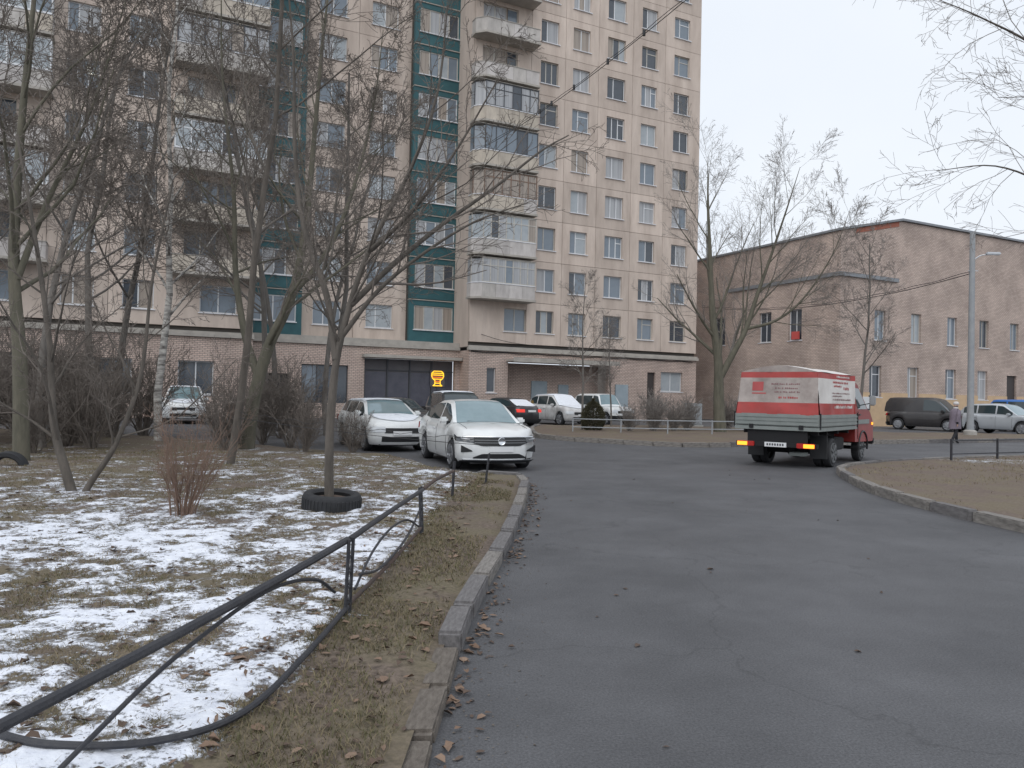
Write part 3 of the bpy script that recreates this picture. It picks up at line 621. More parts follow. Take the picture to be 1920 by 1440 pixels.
# ------------------------------------------------------------------ brick building on the right
bld = tag(empty('brick_building', (0, 40, 0), RZ), 'tan brick two storey building with raised roof edge and ochre plinth', 'building')
holes = [(x - .55, x + .55, 5.9, 7.95) for x in (28.1, 31.87, 35.85, 39.6, 43.4)] + [(x - .6, x + .6, 2.0, 4.15) for x in (27.7, 31.6, 35.75, 39.5)] + [(42.5, 43.75, .25, 3.9)]
m = wall_holes(24.16, 62, 0, -.05, 12.9, holes, .3); m.obj('front_wall', 'brick_tan', bld)
m = MB(); m.add([(24.16, 0, 12.9), (62, 0, 12.9), (62, 0, 14.33), (30.13, 0, 14.32), (24.16, 0, 13.0)], [(0, 1, 2, 3, 4)]); m.obj('front_parapet', 'brick_tan', bld)
m = MB()                                                    # side wall with its openings, facing left
sh = [(t - .6, t + .6, 5.9, 8.1) for t in (3.8, 6.65, 11.5)]
q = wall_holes(0, 24, 0, -.05, 13.0, sh, .3); q.v = [(24.16 + yy, xx, zz) for xx, yy, zz in q.v]; q.obj('side_wall', 'brick_tan', bld)
m = MB(); m.box(24.6, 61.9, .5, 23.9, 0, 12.9); m.obj('core_wall', 'core', bld)
m = MB(); m.prism([(24.0, 13.0), (30.13, 14.34), (62, 14.35), (62, 14.5), (30.1, 14.49), (24.0, 13.15)], -.18, 24.1); m.obj('roof', 'roof_metal', bld)
m = MB(); m.prism([(25.6, 12.98), (29.9, 13.92), (29.9, 14.26), (25.6, 13.30)], -.03, -.003); m.obj('repaired_brickwork', 'brick_red', bld)
m = MB(); m.box(24.0, 29.8, -.16, -.003, 10.0, 10.25); m.box(24.0, 24.157, -.003, 10.5, 10.003, 10.253); m.obj('ledge', 'roof_metal', bld)
m = MB(); 
xs = [24.1, 27.1, 28.3, 31.0, 32.2, 35.15, 36.35, 38.9, 40.1, 42.5, 43.75, 62]
m.box(24.1, 27.1, -.05, -.002, -.05, 2.3)
for a, b in ((28.3, 31.0), (32.2, 35.15), (36.35, 38.9), (40.1, 42.5), (43.75, 62)): m.box(a, b, -.05, -.002, -.05, 2.3)
for a, b in ((27.1, 28.3), (31.0, 32.2), (35.15, 36.35), (38.9, 40.1)): m.box(a, b, -.05, -.002, -.05, 1.95)
m.obj('plinth', 'plaster_ochre', bld)
for x in (28.1, 31.87, 35.85, 39.6, 43.4): window(bld, x, .16, 5.9, 1.1, 2.05, 'half', wr.choice(['white_frame', 'old_frame']), wr.choice(['glass_pale', 'glass_blue']))
for x in (27.7, 31.6, 35.75, 39.5): window(bld, x, .16, 2.0, 1.2, 2.15, 'two', 'white_frame', wr.choice(['curtain', 'curtain_warm', 'glass_dark']))
for t in (3.8, 6.65, 11.5):
    f = window(bld, 0, 0, 0, 1.2, 2.2, 'half', 'white_frame', 'glass_dark'); f.location = (24.33, t, 5.9); f.rotation_euler = (0, 0, -math.pi / 2)
MB().box(42.5, 43.75, .15, .2, .25, 3.9).obj('entrance_door', 'door_dark', bld); MB().box(42.3, 44.0, -1.3, -.055, -.02, .25).obj('doorstep', 'concrete', bld)
m = MB(); m.box(24.9, 25.0, -.4, -.3, 1, 1.02)
fl = MB(); fl.box(23.98, 24.13, 3.35, 3.95, 5.95, 6.5); fl.obj('red_window_box', 'flag_red', bld)
nb = tag(empty('notice_board', (0, 40, 0), RZ), 'white notice board with dark lower frame on the ochre plinth', 'notice board')
MB().box(26.0, 27.0, -.12, -.055, 1.2, 2.0, .01).obj('board', 'board_white', nb)
MB().box(25.95, 27.05, -.13, -.053, 1.1, 1.197).obj('lower_frame', 'dark_frame', nb); MB().box(27.002, 27.08, -.13, -.053, 1.2, 2.1).obj('side_frame', 'dark_frame', nb)

# ------------------------------------------------------------------ trees
UP = (0, 0, 1)
class Tree:
    def __init__(s, seed): s.rg = random.Random(seed); s.b = {'trunk': {}, 'crown': {}}
    def poly(s, part, pts, rs, k):
        s.b[part].setdefault((len(pts), k), []).append((pts, rs))
    def grow(s, p, d, L, r0, lvl, pr):
        rg = s.rg; n = pr['seg'][lvl]; pts = [p]; rs = [r0]; x, y, z = p; dx, dy, dz = d; w_ = pr['wig'][lvl]; tr = pr['trop'][lvl]; st = L / n; e = pr.get('end', .25)
        for i in range(n):
            dx += rg.gauss(0, w_); dy += rg.gauss(0, w_); dz += rg.gauss(0, w_) + tr
            q = 1 / math.sqrt(dx * dx + dy * dy + dz * dz); dx *= q; dy *= q; dz *= q
            x += dx * st; y += dy * st; z += dz * st
            if z < .15: z = .15
            pts.append((x, y, z)); rs.append(max(pr['rmin'], r0 * (1 - (1 - e) * (i + 1) / n)))
        s.poly('trunk' if lvl <= pr.get('tl', 1) else 'crown', pts, rs, (8, 6, 4, 3, 3, 3)[lvl])
        s.kids(pts, rs, L, lvl, pr)
    def kids(s, pts, rs, L, lvl, pr, t0=None):
        if lvl >= pr['max']: return
        rg = s.rg; n = len(pts) - 1; nc = pr['nc'][lvl]; nc = int(nc + rg.random()); lo = pr['lo'][lvl] if t0 is None else t0
        for c in range(nc):
            t = lo + (1 - lo) * (c + rg.random()) / nc; f = min(t * n, n - 1e-4); i = int(f); f -= i
            a, b = pts[i], pts[i + 1]; p = tuple(a[j] + (b[j] - a[j]) * f for j in range(3))
            T = [b[j] - a[j] for j in range(3)]; q = 1 / max(1e-6, math.sqrt(sum(v * v for v in T))); T = [v * q for v in T]
            az = rg.uniform(0, 6.283); an = rad(rg.uniform(*pr['ang'][lvl]))
            u = (T[1], -T[0], 0) if abs(T[2]) < .95 else (1, 0, 0); q = 1 / math.sqrt(sum(v * v for v in u)); u = [v * q for v in u]
            w_ = (T[1] * u[2] - T[2] * u[1], T[2] * u[0] - T[0] * u[2], T[0] * u[1] - T[1] * u[0])
            ca, sa, cz, sz = math.cos(an), math.sin(an), math.cos(az), math.sin(az)
            d = tuple(T[j] * ca + (u[j] * cz + w_[j] * sz) * sa for j in range(3))
            rr = rs[i] + (rs[i + 1] - rs[i]) * f
            s.grow(p, d, L * pr['len'][lvl] * rg.uniform(.6, 1.15) * (1.15 - .55 * t), max(pr['rmin'], rr * pr['rr'][lvl]), lvl + 1, pr)
    def mesh(s, part, name, mat):
        V = []; F = []; off = 0
        for (n, k), L in s.b[part].items():
            P = np.array([a for a, _ in L], float); R_ = np.array([b for _, b in L], float); B = len(L)
            T = np.gradient(P, axis=1); T /= np.linalg.norm(T, axis=2, keepdims=True) + 1e-9
            ref = np.where(np.abs(T[:, :1, 2:3]) < .9, np.array([0, 0, 1.]), np.array([1., 0, 0]))
            X = np.cross(T, np.broadcast_to(ref, T.shape)); X /= np.linalg.norm(X, axis=2, keepdims=True) + 1e-9; Y = np.cross(X, T)
            q = np.arange(k) * 2 * np.pi / k
            W_ = P[:, :, None] + (X[:, :, None] * np.cos(q)[None, None, :, None] + Y[:, :, None] * np.sin(q)[None, None, :, None]) * R_[:, :, None, None]
            V.append(W_.reshape(-1, 3))
            i, j = np.meshgrid(np.arange(n - 1), np.arange(k), indexing='ij'); i = i.ravel(); j = j.ravel()
            f = np.stack([i * k + j, i * k + (j + 1) % k, (i + 1) * k + (j + 1) % k, (i + 1) * k + j], 1)
            F.append((f[None] + (np.arange(B) * n * k)[:, None, None]).reshape(-1, 4) + off); off += B * n * k
        return np_mesh(name, np.concatenate(V), np.concatenate(F), mat)
PR = dict(seg=(9, 7, 5, 4, 3), wig=(.07, .10, .14, .17, .2), trop=(.05, .05, .035, .01, 0), nc=(9, 7, 6, 4), lo=(.3, .22, .15, .1), len=(.55, .5, .5, .5), rr=(.45, .52, .55, .6), ang=((28, 58), (25, 55), (25, 60), (25, 60)), rmin=.004, max=4)
def P_(**k): d = dict(PR); d.update(k); return d
def tree(name, label, loc, seed, pr, L=8, r0=.12, d=(0, 0, 1), stems=None, bark='bark', twig='twig', group=None, cat='tree'):
    t = Tree(seed)
    if stems:
        for pts, ra, rb, lvl, t0 in stems:
            c = catmull([tuple(p) for p in pts], 5); n = len(c) - 1
            rs = [ra + (rb - ra) * i / n for i in range(n + 1)]; t.poly('trunk', c, rs, 9)
            ln = sum(math.dist(c[i], c[i + 1]) for i in range(n)); t.kids(c, rs, ln, lvl, pr, t0)
    else: t.grow((0, 0, -.12), d, L, r0, 0, pr)
    root = tag(empty(name, loc), label, cat, group)
    mobj('trunk', t.mesh('trunk', 'trunk', bark), bark, root)
    if t.b['crown']: mobj('crown', t.mesh('crown', 'crown', twig), twig, root)
    return root
def regrow(src, loc, rz, sc, label, group=None):
    r_ = src.copy(); COL.objects.link(r_); r_.location = loc; r_.rotation_euler = (0, 0, rz); r_.scale = (sc, sc, sc)
    if label: r_['label'] = label
    if group: r_['group'] = group
    elif 'group' in r_.keys(): del r_['group']
    for ch in src.children:
        c = ch.copy(); COL.objects.link(c); c.parent = r_
    return r_
# tree in the tyre: long limbs sweeping right over the lawn
tree('garden_tree', 'young bare tree growing out of the old tyre planter with long sweeping limbs', (-2.25, 9.62, .1), 21, P_(nc=(9, 7, 6, 4), len=(.34, .45, .5, .5), rmin=.003, ang=((25, 55), (20, 50), (25, 60), (25, 60))), bark='bark', stems=[
    ([(0, 0, -.1), (-.02, 0, .9), (.02, .02, 1.75), (.16, .05, 2.5), (.42, .1, 3.35), (.88, .2, 4.35), (1.2, .3, 5.4), (1.3, .4, 6.6)], .062, .010, 0, .3),
    ([(.03, .02, 1.9), (-.12, .1, 2.7), (-.45, .15, 3.6), (-.6, .2, 4.6), (-.65, .2, 5.8), (-.75, .1, 7.0)], .05, .009, 0, .15),
    ([(.2, .06, 2.6), (.7, .2, 3.15), (1.3, .5, 3.75), (1.95, .9, 4.35), (2.6, 1.3, 5.0), (3.0, 1.5, 5.3)], .042, .008, 1, .1),
    ([(.1, .04, 2.2), (.55, -.1, 2.75), (1.1, -.2, 3.2), (1.75, -.3, 3.6), (2.4, -.3, 3.85)], .034, .006, 1, .15),
    ([(.42, .1, 3.3), (.95, -.1, 3.75), (1.5, -.2, 4.5), (2.0, -.2, 5.4)], .034, .007, 1, .1)])
# leaning willow
tree('willow_tree', 'thick olive trunked tree leaning towards the shopfront behind the lawn', (-6.67, 19.4, .1), 22, P_(rmin=.005, len=(.36, .52, .5, .5), nc=(12, 8, 6, 4)), bark='bark_green', stems=[
    ([(0, 0, -.2), (.15, 0, 1.2), (.5, 0, 2.6), (1.05, 0, 3.9), (1.35, 0, 5.6), (1.5, 0, 7.6), (1.75, -.3, 10.2), (2.0, -.4, 12.5)], .19, .015, 0, .28),
    ([(.3, 0, 1.7), (-.2, .2, 3.0), (-.5, .3, 4.6), (-.6, .3, 6.6), (-1.0, .4, 9.5), (-1.1, .4, 12)], .11, .012, 0, .28),
    ([(1.05, 0, 3.9), (1.9, .3, 5.2), (2.5, .5, 7.0), (2.9, .6, 9.0), (3.1, .6, 11)], .08, .010, 0, .2)])
tree('slender_tree', 'slender straight dark trunked bare tree standing on the lawn before the willow', (-5.62, 15.4, .1), 23, P_(rmin=.005, nc=(13, 7, 5, 3), len=(.3, .5, .5, .5)), L=12.5, r0=.085, d=(.02, 0, 1))
tree('edge_tree', 'big olive barked tree with knotty upright trunk beside the half buried tyre', (-9.65, 15.2, .1), 24, P_(rmin=.006, nc=(11, 8, 6, 3), len=(.4, .5, .5, .5)), bark='bark_green', stems=[
    ([(0, 0, -.2), (-.1, 0, 2), (-.28, 0, 4), (-.22, 0, 6.5), (-.05, 0, 9), (.1, .1, 12)], .16, .015, 0, .28), ([(-.2, 0, 3.6), (.3, .1, 5.2), (1.1, .2, 7.2), (1.7, .3, 9.6)], .07, .010, 0, .2)])
tree('forked_tree', 'low forked tree with two dark stems splitting at the snowy lawn', (-5.9, 10.5, .1), 25, P_(rmin=.003, nc=(9, 7, 6, 3), len=(.45, .5, .5, .5)), bark='bark', stems=[
    ([(0, 0, -.15), (-.15, 0, .3), (-.38, .05, 1.0), (-.5, .1, 2.1), (-.75, .1, 3.6), (-1.1, .2, 5.0)], .075, .015, 0, .25), ([(.02, 0, -.1), (.2, 0, .22), (.52, 0, .75), (.78, .1, 1.7), (.85, .2, 3.0), (1.1, .2, 4.4)], .05, .012, 0, .3)])
tree('birch_tree', 'thin birch with pale banded bark in the thicket', (-9.9, 21.6, .08), 26, P_(rmin=.006, nc=(16, 7, 5, 3), len=(.26, .5, .5, .5), lo=(.25, .2, .15, .1)), L=13, r0=.12, d=(-.02, 0, 1), bark='birch')
# background thicket trees
src = tree('bare_tree', 'tall bare tree in the thicket right beside the birch', (-12.6, 23.2, .08), 27, P_(rmin=.007, nc=(13, 9, 7, 4), len=(.42, .55, .5, .5)), L=13, r0=.12, bark='bark_grey', group='bare trees in the thicket')
for x, y, rz, sc, lb in ((-15.2, 20.6, 1.1, 1.0, 'tall bare tree in the thicket between the big olive barked tree and the birch'), (-8.0, 24.4, 2.3, .95, 'bare tree between the birch and the leaning willow'), (-13.4, 26.0, 4.0, 1.1, 'tallest bare tree at the back of the thicket beside the snowy white car'),
                         (-11.2, 18.4, 5.2, .85, 'bare tree at the front of the thicket before the birch'), (-17.5, 24.0, .6, 1.1, 'bare tree deep in the thicket behind the big olive barked tree'), (-5.2, 22.0, 3.3, .8, 'short bare tree between the leaning willow and white estate car'),
                         (-8.4, 27.0, 1.7, .9, 'bare tree past the thicket in line with the birch'), (-20.5, 27.5, 2.9, 1.1, 'bare tree beside the dark car at the thicket edge'), (-6.6, 27.5, 5.0, .85, 'bare tree past the thicket in line with the willow')):
    regrow(src, (x, y, .05), rz, sc, lb, 'bare trees in the thicket')
# shrubs of the thicket
def shrub(name, label, loc, seed, ns, L, pr, spread=.5, twig='twig', r0=.014, group=None):
    t = Tree(seed); rg = random.Random(seed + 1)
    for i in range(ns):
        a = rg.uniform(0, 6.283); s_ = rg.uniform(.05, spread); rr = rg.uniform(0, .12)
        t.grow((math.cos(a) * rr, math.sin(a) * rr, -.05), (math.cos(a) * s_, math.sin(a) * s_, 1), L * rg.uniform(.6, 1.1), r0 * rg.uniform(.7, 1.2), 1, pr)
    root = tag(empty(name, loc), label, 'shrub', group)
    mobj('stems', t.mesh('trunk', 'stems', twig), twig, root); mobj('twigs', t.mesh('crown', 'twigs', twig), twig, root); return root
SP = P_(max=3, seg=(9, 6, 4, 3), nc=(0, 9, 5), lo=(.2, .15, .1), len=(.5, .42, .45), wig=(.06, .07, .12, .15), ang=((20, 40), (18, 42), (20, 50)), rmin=.003)
shrub('dry_shrub', 'reddish brown dry shrub like an upturned broom on the snowy lawn', (-3.72, 8.75, .09), 31, 34, 1.2, P_(max=3, seg=(9, 7, 4, 3), nc=(0, 8, 5), lo=(.2, .2, .12), len=(.5, .36, .45), wig=(.05, .10, .15, .18), ang=((12, 30), (15, 40), (18, 50)), rmin=.0016, trop=(.05, .06, .05, .02)), .5, 'twig_red', .007)
sh1 = shrub('thicket_shrub', 'tangled leafless shrub in the dark thicket behind the lawn', (-9.9, 18.2, .08), 32, 20, 2.5, P_(max=3, seg=(9, 6, 4, 3), nc=(0, 10, 7), lo=(.2, .12, .1), len=(.5, .42, .45), wig=(.06, .09, .14, .16), ang=((20, 40), (18, 48), (20, 55)), rmin=.005), .6, 'twig', .022, 'shrubs in the thicket')
for i, (x, y, rz, sc) in enumerate(((-11.4, 20.2, 1, 1.1), (-13.2, 18.8, 2, 1.15), (-7.4, 20.6, 3, .9), (-5.0, 18.6, 4, .62), (-15.6, 22.2, 5, 1.3), (-11.6, 22.4, .4, 1.1), (-12.2, 16.6, 2.7, .95), (-17.8, 21.5, 3.7, 1.3), (-10.4, 16.8, 1.5, .7), (-3.9, 19.0, 5.5, .5), (-14.6, 25.0, 1.9, 1.4), (-19.5, 25.5, 2.2, 1.5), (-7.3, 22.6, 4.4, .9), (-11.0, 19.0, 3.0, 1.0), (-14.2, 20.6, .2, 1.25), (-6.2, 21.6, 2.4, .95), (-11.8, 24.6, 5.0, 1.3), (-16.4, 19.4, 1.2, 1.2), (-7.7, 25.6, 3.9, 1.0), (-13.0, 22.6, .9, 1.2), (-15.0, 17.8, 2.1, 1.2), (-12.8, 20.2, 3.4, 1.1), (-17.0, 26.2, 4.1, 1.5), (-6.9, 18.6, 5.6, .8))):
    regrow(sh1, (x, y, .06), rz, sc, None, 'shrubs in the thicket')
# far island
tree('forked_street_tree', 'large bare forked tree on the island behind the truck', (9.7, 35.6, .1), 41, P_(rmin=.0045, nc=(13, 9, 6, 4), len=(.42, .55, .5, .5), ang=((20, 48), (18, 42), (20, 48), (22, 55)), trop=(.05, .05, .04, .02, .01), wig=(.05, .07, .1, .14, .18), rr=(.42, .48, .5, .55)), bark='bark_green', twig='twig_grey', stems=[
    ([(0, 0, -.2), (-.1, 0, 1.5), (-.15, 0, 3.2), (-.45, 0, 5.4), (-.6, 0, 7.8), (-.75, 0, 10.4), (-.8, 0, 12.6)], .30, .010, 0, .22),
    ([(-.12, 0, 2.4), (.5, 0, 3.6), (1.1, 0, 4.8), (1.6, 0, 6.4), (2.2, 0, 8.2), (2.9, 0, 10.4), (3.5, 0, 12.4)], .17, .010, 0, .22),
    ([(1.1, 0, 4.8), (2.4, -.2, 5.2), (3.6, -.3, 6.2), (4.9, -.3, 8.2), (5.8, -.2, 10.5)], .08, .010, 0, .2)])
sm = tree('slim_tree', 'slim bare tree between the truck and the brick building', (15.7, 34.6, .1), 42, P_(rmin=.006, nc=(14, 8, 6, 4), len=(.36, .5, .5, .5)), L=8.8, r0=.085, bark='bark_grey', twig='twig_grey')
regrow(sm, (3.15, 34.2, .1), 2.0, .72, 'spindly bare sapling on the island before the porch canopy')
regrow(sm, (5.2, 40.0, .1), 4.0, .6, 'short bare sapling close to the white off-road car')
hedge = shrub('island_shrub', 'low leafless shrub in the row along the island', (6.4, 34.5, .1), 51, 30, 1.5, P_(max=3, seg=(9, 5, 4, 3), nc=(0, 8, 5), lo=(.2, .12, .1), len=(.5, .42, .45), wig=(.06, .09, .14, .16), ang=((20, 40), (18, 48), (20, 55)), rmin=.006), .55, 'twig_grey', .014, 'shrubs on the island')
for i, (x, y, rz, sc) in enumerate(((7.5, 35.4, 1, .9), (8.4, 36.6, 2, 1.05), (5.2, 33.6, 3, .8), (11.2, 36.6, 4, .85), (7.2, 38.6, 5, 1.2), (10.8, 38.4, .6, 1.1))):
    regrow(hedge, (x, y, .1), rz, sc, None, 'shrubs on the island')
# stubby evergreen
def evergreen(loc):
    root = tag(empty('evergreen_bush', loc), 'small dark rounded evergreen bush standing before the snowy parked cars', 'bush')
    MB().tube([(0, 0, -.1), (0, 0, .5), (0, 0, 1.1)], [.06, .045, .02], 6).obj('trunk', 'bark', root)
    n = 5200; u = RNG.random(n); a = RNG.random(n) * 6.283; z = .08 + u * 1.32; R_ = .50 * np.sin(np.clip(u * .92 + .16, 0, 1) * np.pi) ** .6 * (.45 + .6 * RNG.random(n) ** .5)
    c = np.stack([np.cos(a) * R_, np.sin(a) * R_, z], 1); d = np.stack([np.cos(a), np.sin(a), .6 + RNG.random(n) * .8], 1) + RNG.normal(0, .35, (n, 3)); d /= np.linalg.norm(d, axis=1, keepdims=True)
    e = np.cross(d, RNG.normal(0, 1, (n, 3))); e /= np.linalg.norm(e, axis=1, keepdims=True)
    V = np.stack([c - e * .016, c + e * .016, c + d * .11], 1).reshape(-1, 3); mobj('crown', np_mesh('crown', V, np.arange(n * 3).reshape(-1, 3), 'needle', False, True), 'needle', root)
evergreen((3.55, 33.4, .08))
# overhanging limbs of the tree by the right verge (its trunk stands outside the frame)
tree('verge_tree', 'bare tree at the verge whose hanging limbs reach over the road', (11.3, 13.4, .1), 43, P_(rmin=.003, nc=(10, 11, 6, 4), len=(.3, .45, .5, .5), rr=(.4, .42, .5, .6), trop=(.02, 0, -.01, -.01, 0), ang=((25, 55), (25, 50), (25, 55), (25, 60))), bark='bark', twig='twig_grey', stems=[
    ([(0, 0, -.2), (0, 0, 2.5), (-.1, 0, 5), (-.2, 0, 8), (-.1, 0, 11)], .2, .05, 0, .75),
    ([(0, 0, 3.6), (-1.0, -.1, 4.7), (-2.1, -.2, 5.3), (-3.1, -.3, 5.6), (-4.1, -.3, 5.5)], .035, .005, 1, .3),
    ([(-.1, 0, 5), (-1.1, 0, 6.7), (-2.2, -.1, 7.7), (-3.3, -.2, 8.2), (-4.1, -.3, 8.45)], .04, .005, 1, .3),
    ([(-.15, 0, 6.5), (-1.0, -.2, 8.0), (-2.2, -.2, 8.8), (-3.4, -.3, 9.2)], .035, .005, 1, .3),
    ([(-.1, 0, 4.4), (-1.2, -.2, 6.0), (-2.2, -.4, 6.7), (-3.2, -.5, 6.7)], .03, .004, 1, .3)])

# ------------------------------------------------------------------ grass, leaves, litter (too many to count)
def blades(name, label, n, gen, hgt, mat):
    P = []
    rg = random.Random(hash(name) % 1000 if False else len(name) * 7 + n)
    while len(P) < n:
        q = gen(rg)
        if q: P.append(q)
    P = np.array(P); a = RNG.random(n) * 6.283; h = hgt[0] + RNG.random(n) * (hgt[1] - hgt[0]); ln = RNG.normal(0, .9, (n, 2)) * h[:, None]; wd = .0013 + .0018 * RNG.random(n)
    wd *= np.interp(P[:, 1], [3, 12, 30], [1, 2, 5]); e = np.stack([np.cos(a) * wd, np.sin(a) * wd, 0 * a], 1)
    tip = P + np.concatenate([ln, h[:, None]], 1); mid = P + np.concatenate([ln * .3, h[:, None] * .6], 1)
    V = np.stack([P - e, P + e, mid + e * .7, mid - e * .7, tip, tip], 1)[:, :5].reshape(-1, 3)
    F = (np.array([[0, 1, 2], [0, 2, 3], [3, 2, 4]])[None] + (np.arange(n) * 5)[:, None, None]).reshape(-1, 3)
    return tag(mobj(name, np_mesh(name, V, F, mat, False, True), mat), label, 'grass', kind='stuff')
def garden_pt(lim, verge):
    def gen(rg):
        y = 2.2 + (rg.random() ** 1.7) * 16; fx = float(fence_x(y))
        if verge: x = rg.uniform(fx - .1, np.interp(y, [3.3, 5, 7.2, 11, 14], [-.5, -.45, -.3, .0, .1])); 
        else: x = rg.uniform(max(-.72 * y - .3, -12), fx)
        if not inside(x, y, garden_poly): return None
        if fbm(x, y, 1.3) < lim[1] + rg.uniform(-.2, .2): return None
        if garden_snow(x, y) > lim[0] + rg.uniform(-.12, .1): return None
        return (x, y, garden_z(x, y) - .004)
    return gen
blades('dry_grass', 'dry straw coloured grass on the lawn behind the low fence', 48000, garden_pt((.60, -.3), False), (.012, .042), 'grass_dry')
blades('olive_grass', 'short olive grass poking through the patchy snow', 20000, garden_pt((.5, -.05), False), (.01, .035), 'grass_olive')
blades('verge_grass', 'matted brown and olive grass on the verge along the kerb', 12000, garden_pt((.9, .0), True), (.012, .05), 'grass_dry')
blades('verge_tufts', 'greener grass tufts between the fence and the kerb', 9000, garden_pt((.9, -.02), True), (.012, .05), 'grass_olive')
def isl_pt(rg):
    x, y = rg.uniform(6.4, 20), rg.uniform(9, 24)
    return (x, y, .1) if inside(x, y, isl_r) and fbm(x, y, .8) > rg.uniform(-.4, .3) else None
blades('island_grass', 'short dry grass on the kerbed verge across the road', 9000, isl_pt, (.02, .06), 'grass_dry')
def leaves(name, label, n, gen, mat, size=(.025, .06)):
    V = []; F = []; rg = random.Random(n)
    while len(F) < n * 4:
        q = gen(rg)
        if not q: continue
        s_ = rg.uniform(*size); a = rg.uniform(0, 6.28); c, s2 = math.cos(a), math.sin(a); k = len(V); cu = rg.uniform(.05, .75) * s_; sk = rg.uniform(.6, 1.5)
        for (u, v_, h) in ((-1, 0, .1), (-.35, .45, 1), (.5, .4, .8), (1.1, 0, .2), (.5, -.42, .9), (-.35, -.45, .7), (0, 0, 0)):
            V.append((q[0] + s_ * (u * c - v_ * s2 * sk), q[1] + s_ * (u * s2 + v_ * c * sk), q[2] + .003 + cu * h * rg.uniform(.2, 1.3)))
        F += [(k + 6, k + 0, k + 5, k + 4), (k + 6, k + 4, k + 3, k + 3)] and [(k + 6, k + 0, k + 5), (k + 6, k + 5, k + 4), (k + 6, k + 4, k + 3), (k + 6, k + 3, k + 2)] + [(k + 6, k + 2, k + 1), (k + 6, k + 1, k + 0)]
    return tag(mobj(name, np_mesh(name, V, F, mat, False, True), mat), label, 'leaves', kind='stuff')
def gutter(rg):
    y = 2.8 + rg.random() ** 1.3 * 12; x = np.interp(y, [p[1] for p in KERB_L[:50]], [p[0] for p in KERB_L[:50]]) + .095 + abs(rg.gauss(0, .10))
    return (x, y, .002 + .012 * rg.random() ** 2) if fbm(1.7, y, 1.1) + .35 * fbm(4, y, 5) > rg.uniform(-.5, .45) else None
leaves('gutter_leaves', 'fallen brown leaves lying in the gutter along the kerb', 190, gutter, 'leaf', (.012, .042))
leaves('gutter_litter', 'small dark leaf litter along the foot of the kerb', 320, gutter, 'leaf_dark', (.012, .03))
def verge_leaf(rg):
    y = 2.6 + rg.random() ** 1.4 * 11; x = rg.uniform(float(fence_x(y)) - .5, -.45); return (x, y, garden_z(x, y) + .008)
leaves('verge_leaves', 'withered leaves strewn over the brown verge', 420, verge_leaf, 'leaf', (.012, .048))
def lawn_leaf(rg):
    y = 3 + rg.random() ** 1.3 * 13; x = rg.uniform(-.66 * y - .2, float(fence_x(y))); return (x, y, garden_z(x, y) + .012) if inside(x, y, garden_poly) else None
leaves('verge_litter', 'dark crumbled leaf litter on the bare earth of the verge', 900, verge_leaf, 'leaf_dark', (.008, .03))
leaves('lawn_leaves', 'fallen leaves on the snow patched lawn', 900, lawn_leaf, 'leaf_dark', (.010, .036))
def grit(rg):
    y = 2.8 + rg.random() ** 1.5 * 13; return (KX(min(y, 13.4)) + .1 + abs(rg.gauss(0, .22)), y, .0)
leaves('gutter_grit', 'fine grit and crumbs washed against the kerb', 900, grit, 'kerb_dirty', (.003, .010))
def road_leaf(rg):
    y = 3.5 + rg.random() ** 1.2 * 18; x = rg.uniform(.5, 6); return (x, y, .002)
leaves('road_litter', 'a few dark leaves scattered over the asphalt', 60, road_leaf, 'leaf_dark', (.015, .035))

# ------------------------------------------------------------------ low iron fence in front
fence = tag(empty('garden_fence', (0, 0, 0)), 'low black iron fence with bent rails and scrolls around the snowy lawn', 'fence')
def post(x, y, rz, lean=0., h=.575):
    z = garden_z(x, y) - .06
    p = MB().tube([(-.045, 0, -.05), (-.045, 0, h)], .013, 8).tube([(.045, 0, -.05), (.045, 0, h)], .013, 8).obj('post', 'fence_iron', fence, (x, y, z), (lean, 0, rz), smooth=True)
    for i in range(4):
        MB().tube([(.034 * math.cos(q), 0, .1 + .105 * i + .045 * math.sin(q)) for q in np.linspace(0, 2 * math.pi, 14, endpoint=False)], .007, 6, closed=True).obj('ring', 'fence_iron', p, smooth=True)
for (x, y), le in zip(FENCE[1:], (.03, -.05, .04, .1)): post(x, y, 1.45, le)
def rail(pts, r_, nm, mt='fence_iron', n=8): MB().tube(catmull(pts, n), r_, 8).obj(nm, mt, fence, smooth=True)
zt = .57
rail([(-2.02, 1.35, .36), (-1.78, 2.42, .42), (-1.50, 3.4, .49), (-1.26, 4.4, .55), (-1.09, 5.2, .60)], .024, 'top_rail')
rail([(-1.08, 5.22, .60), (-1.02, 6.6, .585), (-.94, 8.3, .56)], .021, 'top_rail')
rail([(-.94, 8.36, .56), (-.92, 9.6, .53), (-.78, 10.6, .54)], .021, 'top_rail', 'fence_rust')
rail([(-1.08, 5.2, .15), (-1.12, 4.3, .13), (-1.20, 3.55, .12), (-1.45, 3.22, .13), (-1.85, 3.15, .14), (-2.2, 3.25, .15)], .017, 'bottom_rail')
rail([(-1.08, 5.22, .16), (-1.0, 6.7, .15), (-.95, 8.3, .15)], .016, 'bottom_rail', 'fence_rust')
rail([(-1.12, 5.0, .30), (-1.2, 4.75, .44), (-1.32, 4.2, .50), (-1.50, 3.5, .38), (-1.64, 3.0, .20), (-1.70, 2.8, .11)], .011, 'scroll')
rail([(-1.06, 5.5, .30), (-1.03, 6.1, .20), (-1.0, 6.8, .19), (-.97, 7.5, .24), (-.95, 8.1, .36)], .011, 'scroll')
rail([(-1.07, 5.4, .22), (-1.04, 5.9, .38), (-1.01, 6.6, .44), (-.98, 7.4, .38), (-.95, 8.1, .2)], .010, 'scroll')
